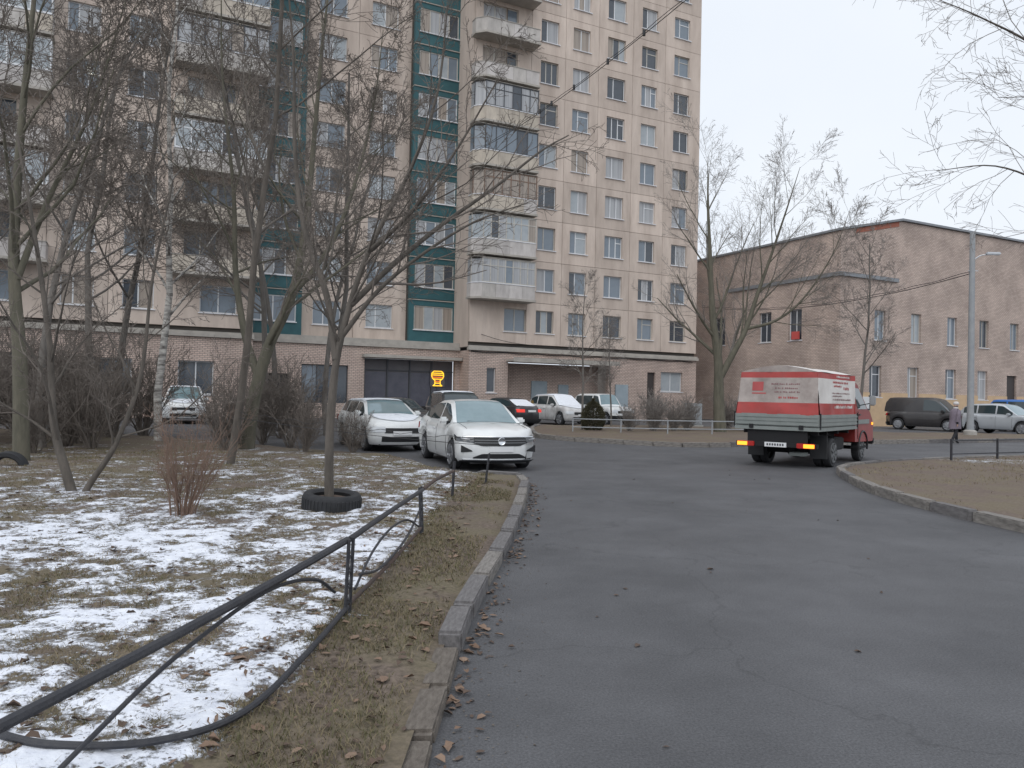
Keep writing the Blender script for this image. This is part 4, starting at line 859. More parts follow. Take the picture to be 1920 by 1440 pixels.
# tyre planters
def tyre_mesh(R_, w_, k=40):
    prof = [(R_ * .66, -w_ * .38), (R_ * .74, -w_ * .5), (R_ * .93, -w_ * .5), (R_ * .985, -w_ * .40), (R_, -w_ * .2), (R_, w_ * .2), (R_ * .985, w_ * .40), (R_ * .93, w_ * .5), (R_ * .74, w_ * .5), (R_ * .66, w_ * .38), (R_ * .72, w_ * .2), (R_ * .72, -w_ * .2), (R_ * .66, -w_ * .38)]
    return prof
tp = tag(empty('tyre_planter', (-2.22, 9.62, .21), .3), 'old black tyre lying flat around a young tree trunk', 'tyre')
tp.rotation_euler = (.06, .04, .3)
MB().lathe(tyre_mesh(.36, .25), 44).obj('tyre', 'rubber', tp, smooth=True)
m = MB()
for i in range(44): 
    q = 2 * math.pi * i / 44; c, s_ = math.cos(q), math.sin(q); m.add([(.357 * c - .012 * s_, .357 * s_ + .012 * c, -.075), (.357 * c + .012 * s_, .357 * s_ - .012 * c, -.075), (.357 * c + .012 * s_, .357 * s_ - .012 * c, .075), (.357 * c - .012 * s_, .357 * s_ + .012 * c, .075)] + [(.368 * c - .010 * s_, .368 * s_ + .010 * c, -.07), (.368 * c + .010 * s_, .368 * s_ - .010 * c, -.07), (.368 * c + .010 * s_, .368 * s_ - .010 * c, .07), (.368 * c - .010 * s_, .368 * s_ + .010 * c, .07)], [(4, 5, 6, 7), (0, 1, 5, 4), (1, 2, 6, 5), (2, 3, 7, 6), (3, 0, 4, 7)])
m.obj('tread', 'rubber', tp)
m = MB(); m.lathe([(0, .07), (.12, .08), (.25, .05), (.27, 0)], 24).obj('planter_soil', 'leaf_dark', tp)
hb = tag(empty('buried_tyre', (-9.15, 14.0, .05), .25), 'black tyre half buried upright at the foot of the olive barked tree', 'tyre')
MB().lathe(tyre_mesh(.34, .24), 40, 'y').obj('tyre', 'rubber', hb, smooth=True)
# fences on the far verges
vf = tag(empty('verge_fence'), 'thin dark two rail fence along the kerbed verge across the road', 'fence')
VF = [(11.75, 20.5), (13.55, 21.4), (15.4, 22.35), (17.3, 23.3)]
for x, y in VF: MB().box(-.022, .022, -.022, .022, -.05, .58).obj('post', 'fence_iron', vf, (x, y, .1), (0, 0, .46))
for i in range(3):
    for z in (.28, .64): MB().tube([(*VF[i], z), (*VF[i + 1], z)], .016, 8).obj('rail', 'fence_iron', vf)
fi = tag(empty('island_fence'), 'knee high grey rail fence on the island among leafless shrubs', 'fence')
FI = [(2.6, 32.4), (4.6, 32.2), (6.6, 32.4), (8.6, 32.9), (10.6, 33.6), (12.6, 34.6)]
for x, y in FI: MB().box(-.025, .025, -.025, .025, -.05, .6).obj('post', 'pole', fi, (x, y, .1))
for i in range(len(FI) - 1):
    for z in (.32, .66): MB().tube([(*FI[i], z), (*FI[i + 1], z)], .022, 8).obj('rail', 'pole', fi)

# ------------------------------------------------------------------ poles, cables, cabinet
lp = tag(empty('lamp_post', (22.7, 38.0, .05)), 'grey lamp post with a small white lamp standing before the brick building', 'lamp post')
MB().lathe([(0, -.1), (.17, -.1), (.16, .6), (.15, 3), (.12, 10.1), (0, 10.12)], 14).obj('pole', 'pole', lp, smooth=True); MB().lathe([(.30, -.1), (.30, .25), (.18, .32)], 14).obj('base', 'concrete', lp, smooth=True)
MB().tube([(0, 0, 8.7), (.35, -.1, 8.95), (.75, -.2, 9.0)], .03, 8).obj('arm', 'lamp_metal', lp)
l_ = MB().box(.55, 1.25, -.32, -.12, 8.96, 9.1, .04).obj('lamp_head', 'lamp_metal', lp); MB().tube([(-.2, 0, 8.2), (.3, 0, 8.2)], .025, 6).obj('bracket', 'lamp_metal', lp)
def cable(name, label, pts, r_, sag=.0, clamps=()):
    root = tag(empty(name), label, 'cable'); a, b = Vector(pts[0]), Vector(pts[1]); n = 40
    P = [a.lerp(b, i / n) - Vector((0, 0, sag * 4 * (i / n) * (1 - i / n))) for i in range(n + 1)]
    MB().tube(P, r_, 6).obj('wire', 'cable', root)
    MB().tube([p + Vector((0, 0, .10 + .03 * math.sin(i * 1.3))) for i, p in enumerate(P)], r_ * .8, 6).obj('wire', 'cable', root)
    for t in clamps:
        c = a.lerp(b, t) - Vector((0, 0, sag * 4 * t * (1 - t))); MB().box(-.05, .05, -.05, .05, -.05, .16).obj('clamp', 'plastic_black', root, c)
    return root
cable('overhead_cable', 'twin overhead cable running up from the tower facade across the sky', ((-2.9, 48.6, 16.9), (9.6, 14.5, 15.2)), .015, .9, (.22, .32, .36, .43, .52, .6, .68))
cable('lamp_cable', 'thin cable from the lamp post towards the forked tree and tower', ((22.6, 38.0, 8.1), (13.9, 56.6, 8.4)), .02, .8)
fc = tag(empty('facade_cable', (0, 50, 0), RZ), 'dark cable bundle sagging along the ledge above the brick ground storey', 'cable')
for z, r_, y in ((4.36, .03, -.12), (4.8, .02, -.06)):
    P = [(-3.0 + i * .25, y, z - .05 * abs(math.sin(i * .33))) for i in range(72)]; MB().tube(P, r_, 6).obj('wire', 'cable', fc)
MB().tube(catmull([(-3.0, 1.3, 6.0), (-2.0, -.2, 5.35), (0, -.15, 5.0), (3, -.12, 4.85)], 6), .018, 6).obj('wire', 'cable', fc)
cable('washing_line', 'thin dark line strung from the slender tree to the fence end', ((-5.58, 15.35, 1.05), (-.45, 13.1, .74)), .006, .05)
ub = tag(empty('utility_cabinet', (10.7, 45.2, 0), .35), 'grey metal utility cabinet beside the forked tree', 'cabinet')
MB().box(-.45, .45, -.25, .25, .08, 1.35, .02).obj('cabinet_body', 'box_grey', ub); MB().box(-.5, .5, -.3, .3, 0, .079).obj('plinth', 'concrete', ub); MB().box(-.42, -.01, -.272, -.252, .14, 1.28, .004).obj('door', 'box_grey', ub); MB().box(.01, .42, -.272, -.252, .14, 1.28, .004).obj('door', 'box_grey', ub)

# ------------------------------------------------------------------ cars
def ipf(keys):
    xs = np.array([k[0] for k in keys]); zs = np.array([k[1] for k in keys])
    return lambda x, s=.09: float(np.mean(np.interp([x - s, x - s / 2, x, x + s / 2, x + s], xs, zs)))
WHEEL = {}
def wheel(parent, x, y, r_, w_, side, rim='rim'):
    e = empty('wheel', (x, y, r_), 0, parent)
    k = (round(r_, 3), round(w_, 3))
    if k not in WHEEL:
        t = MB().lathe(tyre_mesh(r_, w_), 32, 'y').mesh('tyre', 'rubber', True)
        m = MB().lathe([(0, -.02), (.05, -.022), (.06, -.01), (r_ * .62, .015), (r_ * .66, -.03), (r_ * .70, -.03), (r_ * .70, .08)], 32, 'y')
        for i in range(7):
            q = 2 * math.pi * i / 7; c, s_ = math.cos(q), math.sin(q); a, b = .05, r_ * .66; h = .028
            m.add([(a * c - h * s_, -.035, a * s_ + h * c), (a * c + h * s_, -.035, a * s_ - h * c), (b * c + h * s_, -.035, b * s_ - h * c), (b * c - h * s_, -.035, b * s_ + h * c),
                   (a * c - h * s_, .01, a * s_ + h * c), (a * c + h * s_, .01, a * s_ - h * c), (b * c + h * s_, .01, b * s_ - h * c), (b * c - h * s_, .01, b * s_ + h * c)], [(0, 1, 2, 3), (0, 1, 5, 4), (1, 2, 6, 5), (2, 3, 7, 6), (3, 0, 4, 7)])
        WHEEL[k] = (t, m.mesh('rim', 'rim'))
    t, rm = WHEEL[k]; mobj('tyre', t, 'rubber', e)
    mobj('rim', rm, rim, e, (0, -w_ * .42 * (1 if side < 0 else -1), 0), (0, 0, 0 if side < 0 else math.pi)); return e
CARS = {
 'sedan': dict(L=4.48, W=1.76, r=.315, wb=2.60, xf=1.36, bot=.19, top=[(-2.24, .98), (-2.0, 1.03), (-1.35, 1.06), (-.9, .98), (.9, .95), (1.25, .97), (1.9, .89), (2.15, .80), (2.24, .72)], roof=[(-1.75, 1.04), (-1.05, 1.36), (-.6, 1.45), (.1, 1.475), (.45, 1.44), (1.2, .98)], glass=(-1.75, -1.05, .42, 1.2), pil=(.02,), side=(-1.35, 1.0)),
 'wagon': dict(L=4.3, W=1.72, r=.31, wb=2.55, xf=1.30, bot=.2, top=[(-2.15, 1.0), (-1.9, 1.02), (-.9, .99), (.8, .95), (1.2, .97), (1.8, .88), (2.05, .80), (2.15, .72)], roof=[(-2.08, 1.0), (-1.85, 1.30), (-1.4, 1.38), (.0, 1.40), (.4, 1.36), (1.1, .98)], glass=(-2.08, -1.85, .36, 1.1), pil=(-.05, -1.0), side=(-1.75, .9)),
 'suv': dict(L=4.6, W=1.86, r=.36, wb=2.7, xf=1.40, bot=.27, top=[(-2.3, 1.08), (-2.1, 1.12), (-.9, 1.08), (.9, 1.05), (1.2, 1.08), (1.9, 1.02), (2.18, .92), (2.3, .82)], roof=[(-2.2, 1.1), (-1.85, 1.52), (-1.4, 1.66), (-.2, 1.70), (.35, 1.64), (1.12, 1.08)], glass=(-2.2, -1.85, .3, 1.12), pil=(0, -1.05), side=(-1.85, .92)),
 'jeep': dict(L=4.0, W=1.75, r=.36, wb=2.4, xf=1.30, bot=.32, top=[(-2.0, 1.05), (-1.9, 1.08), (.7, 1.06), (.9, 1.08), (1.8, 1.05), (1.95, .98), (2.0, .9)], roof=[(-1.95, 1.08), (-1.85, 1.70), (-1.5, 1.78), (.1, 1.79), (.38, 1.74), (.75, 1.08)], glass=(-1.95, -1.85, .36, .75), pil=(-.1, -1.0), side=(-1.75, .62)),
 'van': dict(L=4.7, W=1.95, r=.35, wb=2.85, xf=1.45, bot=.25, top=[(-2.35, 1.1), (-2.2, 1.12), (1.3, 1.1), (1.6, 1.12), (2.1, 1.0), (2.28, .9), (2.35, .8)], roof=[(-2.30, 1.1), (-2.24, 1.85), (-2.0, 1.96), (.3, 1.98), (.7, 1.9), (1.55, 1.12)], glass=(-2.30, -2.24, .62, 1.55), pil=(.0, -1.2), side=(-2.1, 1.25)),
}
LV = [(0, .07), (.10, .02), (.32, .0), (.58, .0), (.80, .015), (.93, .045), (1, .10)]
def car(label, loc, heading, kind, paint, name='parked_car', cat='car', glass='car_glass', group=None, snow=None, front=True, rear=True, style=None):
    """heading: compass angle of the nose, clockwise from +Y. Local +x is the nose."""
    C = CARS[kind]; L, W = C['L'], C['W']; a, b = L / 2, W / 2; r_ = C['r']; ax = (C['xf'], C['xf'] - C['wb']); ztop = ipf(C['top']); zroof = ipf(C['roof']); bot = C['bot']
    root = tag(empty(name, loc, math.pi / 2 - rad(heading)), label, cat, group)
    rcx, rcy, bow = .34, .20, .13
    def endx(y, z, sgn=1):
        f = min(1, max(0, (z - bot) / (ztop(sgn * (a - .1)) - bot))); ins = float(np.interp(f, [l[0] for l in LV], [l[1] for l in LV])); A, B = a - ins, b - ins
        if abs(y) <= B - rcy: return sgn * (A - bow * (y / (B - rcy)) ** 2)
        return sgn * (A - bow - rcx + rcx * math.sqrt(max(0, 1 - ((abs(y) - B + rcy) / rcy) ** 2)))
    ns, ncn, ne = 46, 6, 9
    def outline(A, B):
        o = []; xe = A - bow - rcx
        o += [(xe - 2 * xe * i / ns, B) for i in range(ns)]
        o += [(-xe - rcx * math.sin(q), B - rcy + rcy * math.cos(q)) for q in np.linspace(0, math.pi / 2, ncn, endpoint=False)]
        o += [(-(A - bow * (y / (B - rcy)) ** 2), y) for y in np.linspace(B - rcy, -(B - rcy), ne, endpoint=False)]
        h = [(-x, -y) for x, y in o]; return o + h
    def zb(x, y):
        z = bot
        for c in ax:
            R_ = r_ + .055
            if abs(x - c) < R_ and abs(y) > b * .7: z = max(z, r_ + math.sqrt(R_ * R_ - (x - c) ** 2))
        return z
    V = []; n = None
    for f, ins in LV:
        o = outline(a - ins, b - ins); n = len(o)
        for x, y in o: z0 = zb(x, y); V.append((x, y, z0 + (max(ztop(x), z0 + .05) - z0) * f))
    for k, ix in ((.86, .05), (.6, .16), (.25, .3), (.0, .45)):
        o = outline(a - .10, b - .10)
        for x, y in o:
            x2 = x - math.copysign(min(ix, abs(x)), x) if abs(x) > a - .75 else x; V.append((x2, y * k, ztop(x2) + .035 * (1 - k * k) - .0 * abs(y)))
    R_ = len(V) // n; F = [(i * n + j, i * n + (j + 1) % n, (i + 1) * n + (j + 1) % n, (i + 1) * n + j) for i in range(R_ - 1) for j in range(n)]
    body = MB().add(V, F); snowf = []
    if snow and 'hood' in snow: snowf += [[V[q] for q in f] for f in F[(len(LV)) * n:] if all(V[q][0] > C['glass'][3] - .05 for q in f)]
    if snow and 'boot' in snow: snowf += [[V[q] for q in f] for f in F[(len(LV)) * n:] if all(V[q][0] < C['glass'][0] + .1 for q in f)]
    # cabin
    gx = C['glass']; X = list(np.linspace(gx[0], gx[1], 7)[:-1]) + list(np.linspace(gx[1], gx[2], 16)[:-1]) + list(np.linspace(gx[2], gx[3], 8))
    for p in C['pil']: X = [x for x in X if abs(x - p) > .1] + [p - .04, p + .04]
    X = sorted(X); rmx = max(z for _, z in C['roof']); sec = []
    for x in X:
        z0 = ztop(x) - .03; z1 = max(zroof(x, .04), z0 + .03); hb = b - .085 - .10 * max(0, (abs(x) - .8) / 1.4) ** 2; q = (z1 - z0) / (rmx - .95); hr = hb - .20 * q
        s_ = [(hb, z0), (hb - (hb - hr) * .10, z0 + (z1 - z0) * .14), (hb - (hb - hr) * .82, z0 + (z1 - z0) * .86), (hr - .02, z1 - .045 * min(1, q + .1)), (hr * .9, z1 - .008), (hr * .5, z1 + .012), (0, z1 + .018)]
        sec.append([(x, y, z) for y, z in s_] + [(x, -y, z) for y, z in s_[::-1][1:]])
    m2 = len(sec[0]); groups = {'body': [], 'windscreen': [], 'rear_window': []}; sidew = {}
    for i in range(len(X) - 1):
        xm = (X[i] + X[i + 1]) / 2
        for j in range(m2 - 1):
            q = [sec[i][j], sec[i][j + 1], sec[i + 1][j + 1], sec[i + 1][j]]; jj = j if j < 6 else 11 - j; g_ = 'body'
            if jj >= 4 or jj == 3:
                if xm > gx[2] + .02 and xm < gx[3] - .03 and jj >= 4: g_ = 'windscreen'
                elif xm < gx[1] - .02 and xm > gx[0] + .04 and jj >= 4: g_ = 'rear_window'
            elif jj == 1 and C['side'][0] < xm < C['side'][1] and all(abs(xm - p) > .05 for p in C['pil']) and not (style == 'cargo' and xm < C['pil'][0]):
                g_ = ('s', j > 6, sum(xm > p for p in C['pil']))
            if isinstance(g_, tuple): sidew.setdefault(g_, []).append(q)
            else: groups[g_].append(q)
            if snow and g_ == 'body' and jj >= 3 and 'roof' in snow and gx[1] - .05 < xm < gx[2] + .05: snowf.append(q)
            if snow and g_ == 'rear_window' and 'rear' in snow: snowf.append(q)
            if snow and g_ == 'windscreen' and 'screen' in snow: snowf.append(q)
    for q in groups['body']: body.add(q, [(0, 1, 2, 3)])
    def weld(mb, nm, mt, th=None):
        me = mb.mesh(nm, mt); bm = bmesh.new(); bm.from_mesh(me); bmesh.ops.remove_doubles(bm, verts=bm.verts[:], dist=.0008); bmesh.ops.recalc_face_normals(bm, faces=bm.faces[:])
        bm.to_mesh(me); bm.free(); me.polygons.foreach_set('use_smooth', [True] * len(me.polygons)); me.set_sharp_from_angle(angle=rad(38)); return me
    mobj('body', weld(body, 'body', paint), paint, root)
    def part(nm, qs, mt):
        if qs:
            mb = MB()
            for q in qs: mb.add(q, [(0, 1, 2, 3)])
            return mobj(nm, weld(mb, nm, mt), mt, root)
    ws = part('windscreen', groups['windscreen'], glass); part('rear_window', groups['rear_window'], glass)
    for g_, qs in sidew.items(): part('side_window', qs, 'car_glass')
    if snowf:
        mb = MB(); hs_ = {}
        for q in snowf:
            up = []
            for p in q:
                k = (round(p[0], 2), round(p[1], 2)); up.append((p[0], p[1], p[2] + .012 + .022 * (.5 + .5 * noise.noise(Vector((p[0] * 2.5, p[1] * 2.5, loc[0]))))))
            mb.add(up, [(0, 1, 2, 3)])
        mobj('snow_cover', weld(mb, 'snow_cover', 'snow'), 'snow', root)
    # underbody, wheels
    m = MB(); m.box(-a + .18, a - .18, -b + .26, b - .26, bot - .03, .62); m.box(-a + .5 * 0 + ax[1] + a + .42, ax[0] - .42, -b + .06, b - .06, bot - .01, .42) if ax[0] - .42 > -a + ax[1] + a + .42 else None
    m.obj('underbody', 'plastic_black', root)
    for c in ax:
        for s_ in (-1, 1): wheel(root, c, s_ * (b - .115), r_, .21, s_)
    # mirrors, handles
    for s_ in (-1, 1):
        mb = MB().box(gx[3] - .48, gx[3] - .30, s_ * (b + .02) - .10, s_ * (b + .02) + .10, ztop(.7) + .0, ztop(.7) + .14, .04); mo = mb.obj('mirror', paint if style != 'plainmirror' else 'plastic_black', root, smooth=True)
        MB().box(gx[3] - .40, gx[3] - .34, s_ * (b - .09) - .04, s_ * (b - .09) + .05, ztop(.7) - .02, ztop(.7) + .05).obj('mirror_arm', 'plastic_black', mo)
        for hx in (-.25, -1.15):
            if kind != 'van': MB().box(hx, hx + .17, s_ * (b + .004) - .018, s_ * (b + .004) + .018, ztop(hx) - .17, ztop(hx) - .135, .008).obj('door_handle', paint, root)
    for s_ in (-1, 1):
        for sx in (C['pil'][0] + .02, C['glass'][3] - .22, C['pil'][0] - 1.0):
            if style == 'cargo' and sx < 0: continue
            pts = []
            for f in np.linspace(.06, .93, 9):
                z0 = zb(sx, b); z = z0 + (ztop(sx) - z0) * f; pts.append((sx, s_ * (b - float(np.interp(f, [l[0] for l in LV], [l[1] for l in LV])) + .001), z))
            MB().tube(pts, .006, 4).obj('door_seam', 'plastic_black', root)
    def patch(nm, mt, ys, zs0, zs1, sgn=1, off=.012, th=.03, parent=root, ny=14, nz=4, bevel=False):
        """surface following the bumper: y from ys[0] to ys[1]; lower and upper edges given as key lists of (y, z)"""
        mb = MB(); Y = np.linspace(ys[0], ys[1], ny); V_ = []
        lo = lambda y: np.interp(y, [q[0] for q in zs0], [q[1] for q in zs0]); hi = lambda y: np.interp(y, [q[0] for q in zs1], [q[1] for q in zs1])
        for t in (1, 0):
            for y in Y:
                for i in range(nz): z = lo(y) + (hi(y) - lo(y)) * i / (nz - 1); V_.append((endx(y, z, sgn) + sgn * (off if t else off - th), y * (1 + (.03 if t else 0.) * max(0, (abs(y) - b + .33) / .3)), z))
        N = ny * nz; Fq = []
        for i in range(ny - 1):
            for j in range(nz - 1):
                q = (i * nz + j, (i + 1) * nz + j, (i + 1) * nz + j + 1, i * nz + j + 1); Fq += [q, tuple(k + N for k in q[::-1])]
        for i in range(ny - 1):
            for j in (0, nz - 1): Fq.append((i * nz + j, (i + 1) * nz + j, (i + 1) * nz + j + N, i * nz + j + N))
        for j in range(nz - 1):
            for i in (0, ny - 1): Fq.append((i * nz + j, i * nz + j + 1, i * nz + j + 1 + N, i * nz + j + N))
        return mb.add(V_, Fq).obj(nm, mt, parent, smooth=True)
    zf = ztop(a - .05); z_h = zf - .05
    if front:
        if style == 'polo':
            gr = patch('grille', 'plastic_black', (-.60, .60), [(-.6, .60), (-.42, .535), (.42, .535), (.6, .60)], [(-.6, .715), (.6, .715)], ny=22)
            for z in (.60, .655): patch('grille_bar', 'rim', (-.56, .56), [(-1, z)], [(-1, z + .006)], off=.022, th=.015, ny=18, nz=2, parent=gr)
            patch('bonnet_trim', 'chrome', (-.80, .80), [(-1, .722)], [(-1, .733)], off=.02, ny=26, nz=2)
            mb = MB().lathe([(0, 0), (.055, .0), (.075, .012), (.085, .0), (.085, -.02)], 24, 'x', (endx(0, .64) + .026, 0, .635)); mb.obj('emblem', 'chrome', root, smooth=True)
            for s_ in (-1, 1):
                ys = (.57, .865) if s_ > 0 else (-.865, -.57)
                hl = patch('headlight', 'headlamp', ys, [(-.86, .635), (-.57, .60), (.57, .60), (.86, .635)], [(-.86, .76), (-.57, .715), (.57, .715), (.86, .76)], off=.014)
                y2 = (.64, .80) if s_ > 0 else (-.80, -.64); patch('lamp_lens', 'rim', y2, [(-.8, .685), (-.64, .665), (.64, .665), (.8, .685)], [(-.8, .70), (-.64, .677), (.64, .677), (.8, .70)], off=.022, parent=hl, ny=8, nz=2)
                y3 = (.60, .80) if s_ > 0 else (-.80, -.60)
                patch('fog_recess', 'plastic_black', y3, [(-.8, .40), (-.6, .42), (.6, .42), (.8, .40)], [(-.8, .545), (-.6, .44), (.6, .44), (.8, .545)], off=.01, ny=8)
            patch('lower_intake', 'plastic_black', (-.58, .58), [(-.58, .275), (.58, .275)], [(-.58, .30), (-.40, .375), (.40, .375), (.58, .30)], ny=22, off=.012)
            patch('bumper_trim', 'chrome', (-.78, .78), [(-1, .232)], [(-1, .252)], off=.022, ny=26, nz=2)
            patch('front_skirt', 'plastic_black', (-.80, .80), [(-1, .19)], [(-1, .228)], off=.01, ny=26, nz=2)
            patch('number_plate', 'plate', (-.26, .26), [(-1, .415)], [(-1, .525)], off=.03, ny=4, nz=2)
        else:
            patch('grille', 'plastic_black', (-.48, .48), [(-1, z_h - .20)], [(-1, z_h - .06)], ny=16); patch('lower_intake', 'plastic_black', (-.55, .55), [(-1, bot + .08)], [(-1, bot + .22)], ny=16)
            for s_ in (-1, 1):
                ys = (b - .40, b - .05) if s_ > 0 else (-b + .05, -b + .40); patch('headlight', 'lamp_clear', ys, [(-1, z_h - .17)], [(-1, z_h - .02)], off=.014)
            patch('number_plate', 'plate', (-.26, .26), [(-1, bot + .26)], [(-1, bot + .37)], off=.03, ny=4, nz=2)
            if style == 'bar': patch('bumper', 'plastic_black', (-b + .08, b - .08), [(-1, bot + .02)], [(-1, bot + .26)], off=.05, th=.1, ny=20)
    if rear:
        zr = ztop(-a + .05)
        for s_ in (-1, 1):
            ys = (b - .42, b - .05) if s_ > 0 else (-b + .05, -b + .42)
            patch('tail_light', 'tail_red_lit' if style == 'lit' else 'tail_red', ys, [(-1, zr - .26)], [(-1, zr - .10)], -1, .014)
        patch('number_plate', 'plate', (-.26, .26), [(-1, zr - .25)], [(-1, zr - .14)], -1, .02, ny=4, nz=2)
        patch('rear_skirt', 'plastic_black', (-b + .1, b - .1), [(-1, bot + .01)], [(-1, bot + .2)], -1, .012, ny=18)
    if front and style == 'polo':
        for s_ in (-1, 1):
            MB().tube([(x, s_ * (b - .10) * .86, ztop(x) + .035 * (1 - .86 ** 2) + .001) for x in np.linspace(gx[3] - .1, a - .30, 12)], .005, 4).obj('bonnet_seam', 'plastic_black', root)
        for s_ in (.1, -.45): MB().tube([(gx[3] - .03, s_, ztop(gx[3]) + .045), (gx[3] - .12, s_ + .35, ztop(gx[3]) + .085)], .009, 5).obj('wiper', 'plastic_black', root)
    return root
car('white sedan with chrome barred grille pulling out past the end of the lawn', (-.92, 18.1, 0), 161, 'sedan', 'paint_white', name='white_sedan', glass='car_glass_light', style='polo')
car('white estate car with snow on its bonnet parked behind the white sedan', (-3.85, 22.6, 0), 154, 'wagon', 'paint_white', glass='car_glass_light', snow=('hood', 'roof'))
car('dark hatchback mostly hidden behind the white estate car', (-4.6, 30.6, 0), 150, 'wagon', 'paint_darkbrown')
car('dark car with snow on its roof just beyond the white sedan', (-2.15, 30.2, 0), 160, 'suv', 'paint_black', snow=('roof',))
car('black sedan with glowing red tail light and snow over its rear window', (-.35, 41.6, 0), -40, 'sedan', 'paint_black', snow=('rear', 'boot'), style='lit')
car('white car thickly covered in snow parked alongside the black sedan', (2.7, 43.6, 0), 150, 'suv', 'paint_dirtywhite', snow=('hood', 'roof', 'screen'))
car('boxy white off-road car with black front bumper by the porch', (5.3, 44.6, 0), 148, 'jeep', 'paint_white', style='bar', glass='car_glass_light')
car('black cargo van parked against the ochre plinth', (25.4, 46.8, 0), 140, 'van', 'paint_darkbrown', style='cargo', name='black_van', cat='van')
car('silver crossover parked nose out between the black van and blue car', (27.6, 43.0, 0), 152, 'suv', 'paint_silver', glass='car_glass_light')
car('bright blue van parked behind the silver crossover', (31.6, 46.4, 0), 145, 'van', 'paint_blue', name='blue_van', cat='van')
car('white car with snowed over bonnet seen through the thicket trunks', (-15.4, 36.2, 0), 158, 'suv', 'paint_white', snow=('hood', 'roof'), glass='car_glass_light')
car('dark car parked behind the big tree at the thicket edge', (-22.4, 33.0, 0), 150, 'suv', 'paint_black', snow=('roof',))

# ------------------------------------------------------------------ flatbed truck with tarpaulin
HEAD = 38.5
tr = tag(empty('tarpaulin_truck', (7.15, 19.45, 0), math.pi / 2 - rad(HEAD)), 'small red flatbed truck with white and red tarpaulin cover and lit amber indicators', 'truck')
# local x forward, rear axle at x = 0
BR, BF, BW = -1.28, 1.95, 1.02
m = MB(); m.box(BR + .1, 3.2, -.42, -.32, .50, .80); m.box(BR + .1, 3.2, .32, .42, .50, .80)
for x in (-1.0, -.3, .6, 1.5): m.box(x, x + .1, -.32, .32, .54, .62); m.box(x, x + .08, -.9, .9, .80, .90)
m.tube([(0, -.7, .36), (0, .7, .36)], .07, 8); m.lathe([(0, -.16), (.1, -.14), (.16, 0), (.1, .14), (0, .16)], 12, 'x', (0, 0, .36)); m.tube([(2.8, -.75, .36), (2.8, .75, .36)], .05, 8)
m.obj('chassis', 'chassis', tr)
MB().box(.55, 1.35, -.85, -.45, .38, .70, .03).obj('fuel_tank', 'chassis', tr); MB().box(.4, 1.3, .45, .85, .42, .72, .03).obj('tool_box', 'chassis', tr)
MB().box(BR, BF, -BW, BW, .90, .985).obj('bed_floor', 'bed_grey', tr)
def board(nm, x0, x1, y0, y1, alongx):
    o = MB().box(x0, x1, y0, y1, 1.0, 1.29, .012).obj(nm, 'bed_grey', tr)
    for z in (1.025, 1.115, 1.205):
        if alongx: MB().box(x0 + .03, x1 - .03, y0 - .014 if y0 < 0 else y1 + .001, y0 - .001 if y0 < 0 else y1 + .014, z, z + .045).obj('rib', 'bed_grey', o)
        else: MB().box(x0 - .014, x0 - .001, y0 + .03, y1 - .03, z, z + .045).obj('rib', 'bed_grey', o)
    return o
tg = board('tailgate', BR, BR + .04, -BW, BW, False)
for s_ in (-1, 1):
    y0 = -BW if s_ < 0 else BW - .04; board('side_board', BR + .045, BF, y0, y0 + .04, True)
    for x in (BR + .02, BF - .03): MB().box(x - .02, x + .03, s_ * (BW + .012) - .012, s_ * (BW + .012) + .012, .95, 1.32).obj('corner_post', 'chassis', tr)
for y in (-.6, .6): MB().box(BR - .03, BR - .002, y - .05, y + .05, .93, 1.03).obj('hinge', 'chassis', tr)
# tarpaulin: arched roof, slightly slack walls with bands
def arch(y): return 2.30 + .16 * (1 - abs(y / 1.0) ** 1.6)
def slack(u, v): return .02 * math.sin(u * 7 + v * 3) + .035 * noise.noise(Vector((u * 2.2, v * 2.2, 1.7))) + .018 * noise.noise(Vector((u * 6, v * 3, 4.2)))
def grid(nm, mt, fn, nu, nv, parent=tr):
    mb = MB(); V_ = [fn(i / (nu - 1), j / (nv - 1)) for i in range(nu) for j in range(nv)]
    return mb.add(V_, [(i * nv + j, (i + 1) * nv + j, (i + 1) * nv + j + 1, i * nv + j + 1) for i in range(nu - 1) for j in range(nv - 1)]).obj(nm, mt, parent, smooth=True)
tw = .985; XR, XF = BR + .03, BF - .05
def tarp_w(z): return tw - .06 * max(0, (z - 1.3) / 1.0)
def rear_pt(y, z, off=0.):
    t = min(1, max(0, (z - 1.3) / 1.0)); return (XR + .10 * t - off + slack(y, z), y * tarp_w(z), z)
def side_pt(s_, x, z, off=0.):
    t = min(1, max(0, (z - 1.3) / 1.0)); return (x + .10 * t * (1 - (x - XR) / (XF - XR)), s_ * (tarp_w(z) + off + slack(x, z)), z)
tarp = grid('tarpaulin', 'tarp_white', lambda u, v: (XR + .10 + (XF - XR - .10) * u, (v * 2 - 1) * tarp_w(2.3), arch(v * 2 - 1) + .012 * math.sin(u * 9)), 16, 17)
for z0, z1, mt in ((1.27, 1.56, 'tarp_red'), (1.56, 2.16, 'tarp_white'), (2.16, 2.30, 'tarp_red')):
    grid('rear_band', 'tarp_dull_shaded' if mt == 'tarp_white' else mt, lambda u, v: rear_pt(u * 2 - 1, z0 + (z1 - z0) * v), 19, 7, tarp)
    for s_ in (-1, 1): grid('side_band', mt, lambda u, v: side_pt(s_, XR + (XF - XR) * u, z0 + (z1 - z0) * v), 25, 7, tarp)
    grid('front_band', mt, lambda u, v: (XF, (u * 2 - 1) * tarp_w(z0 + (z1 - z0) * v), z0 + (z1 - z0) * v), 6, 4, tarp)
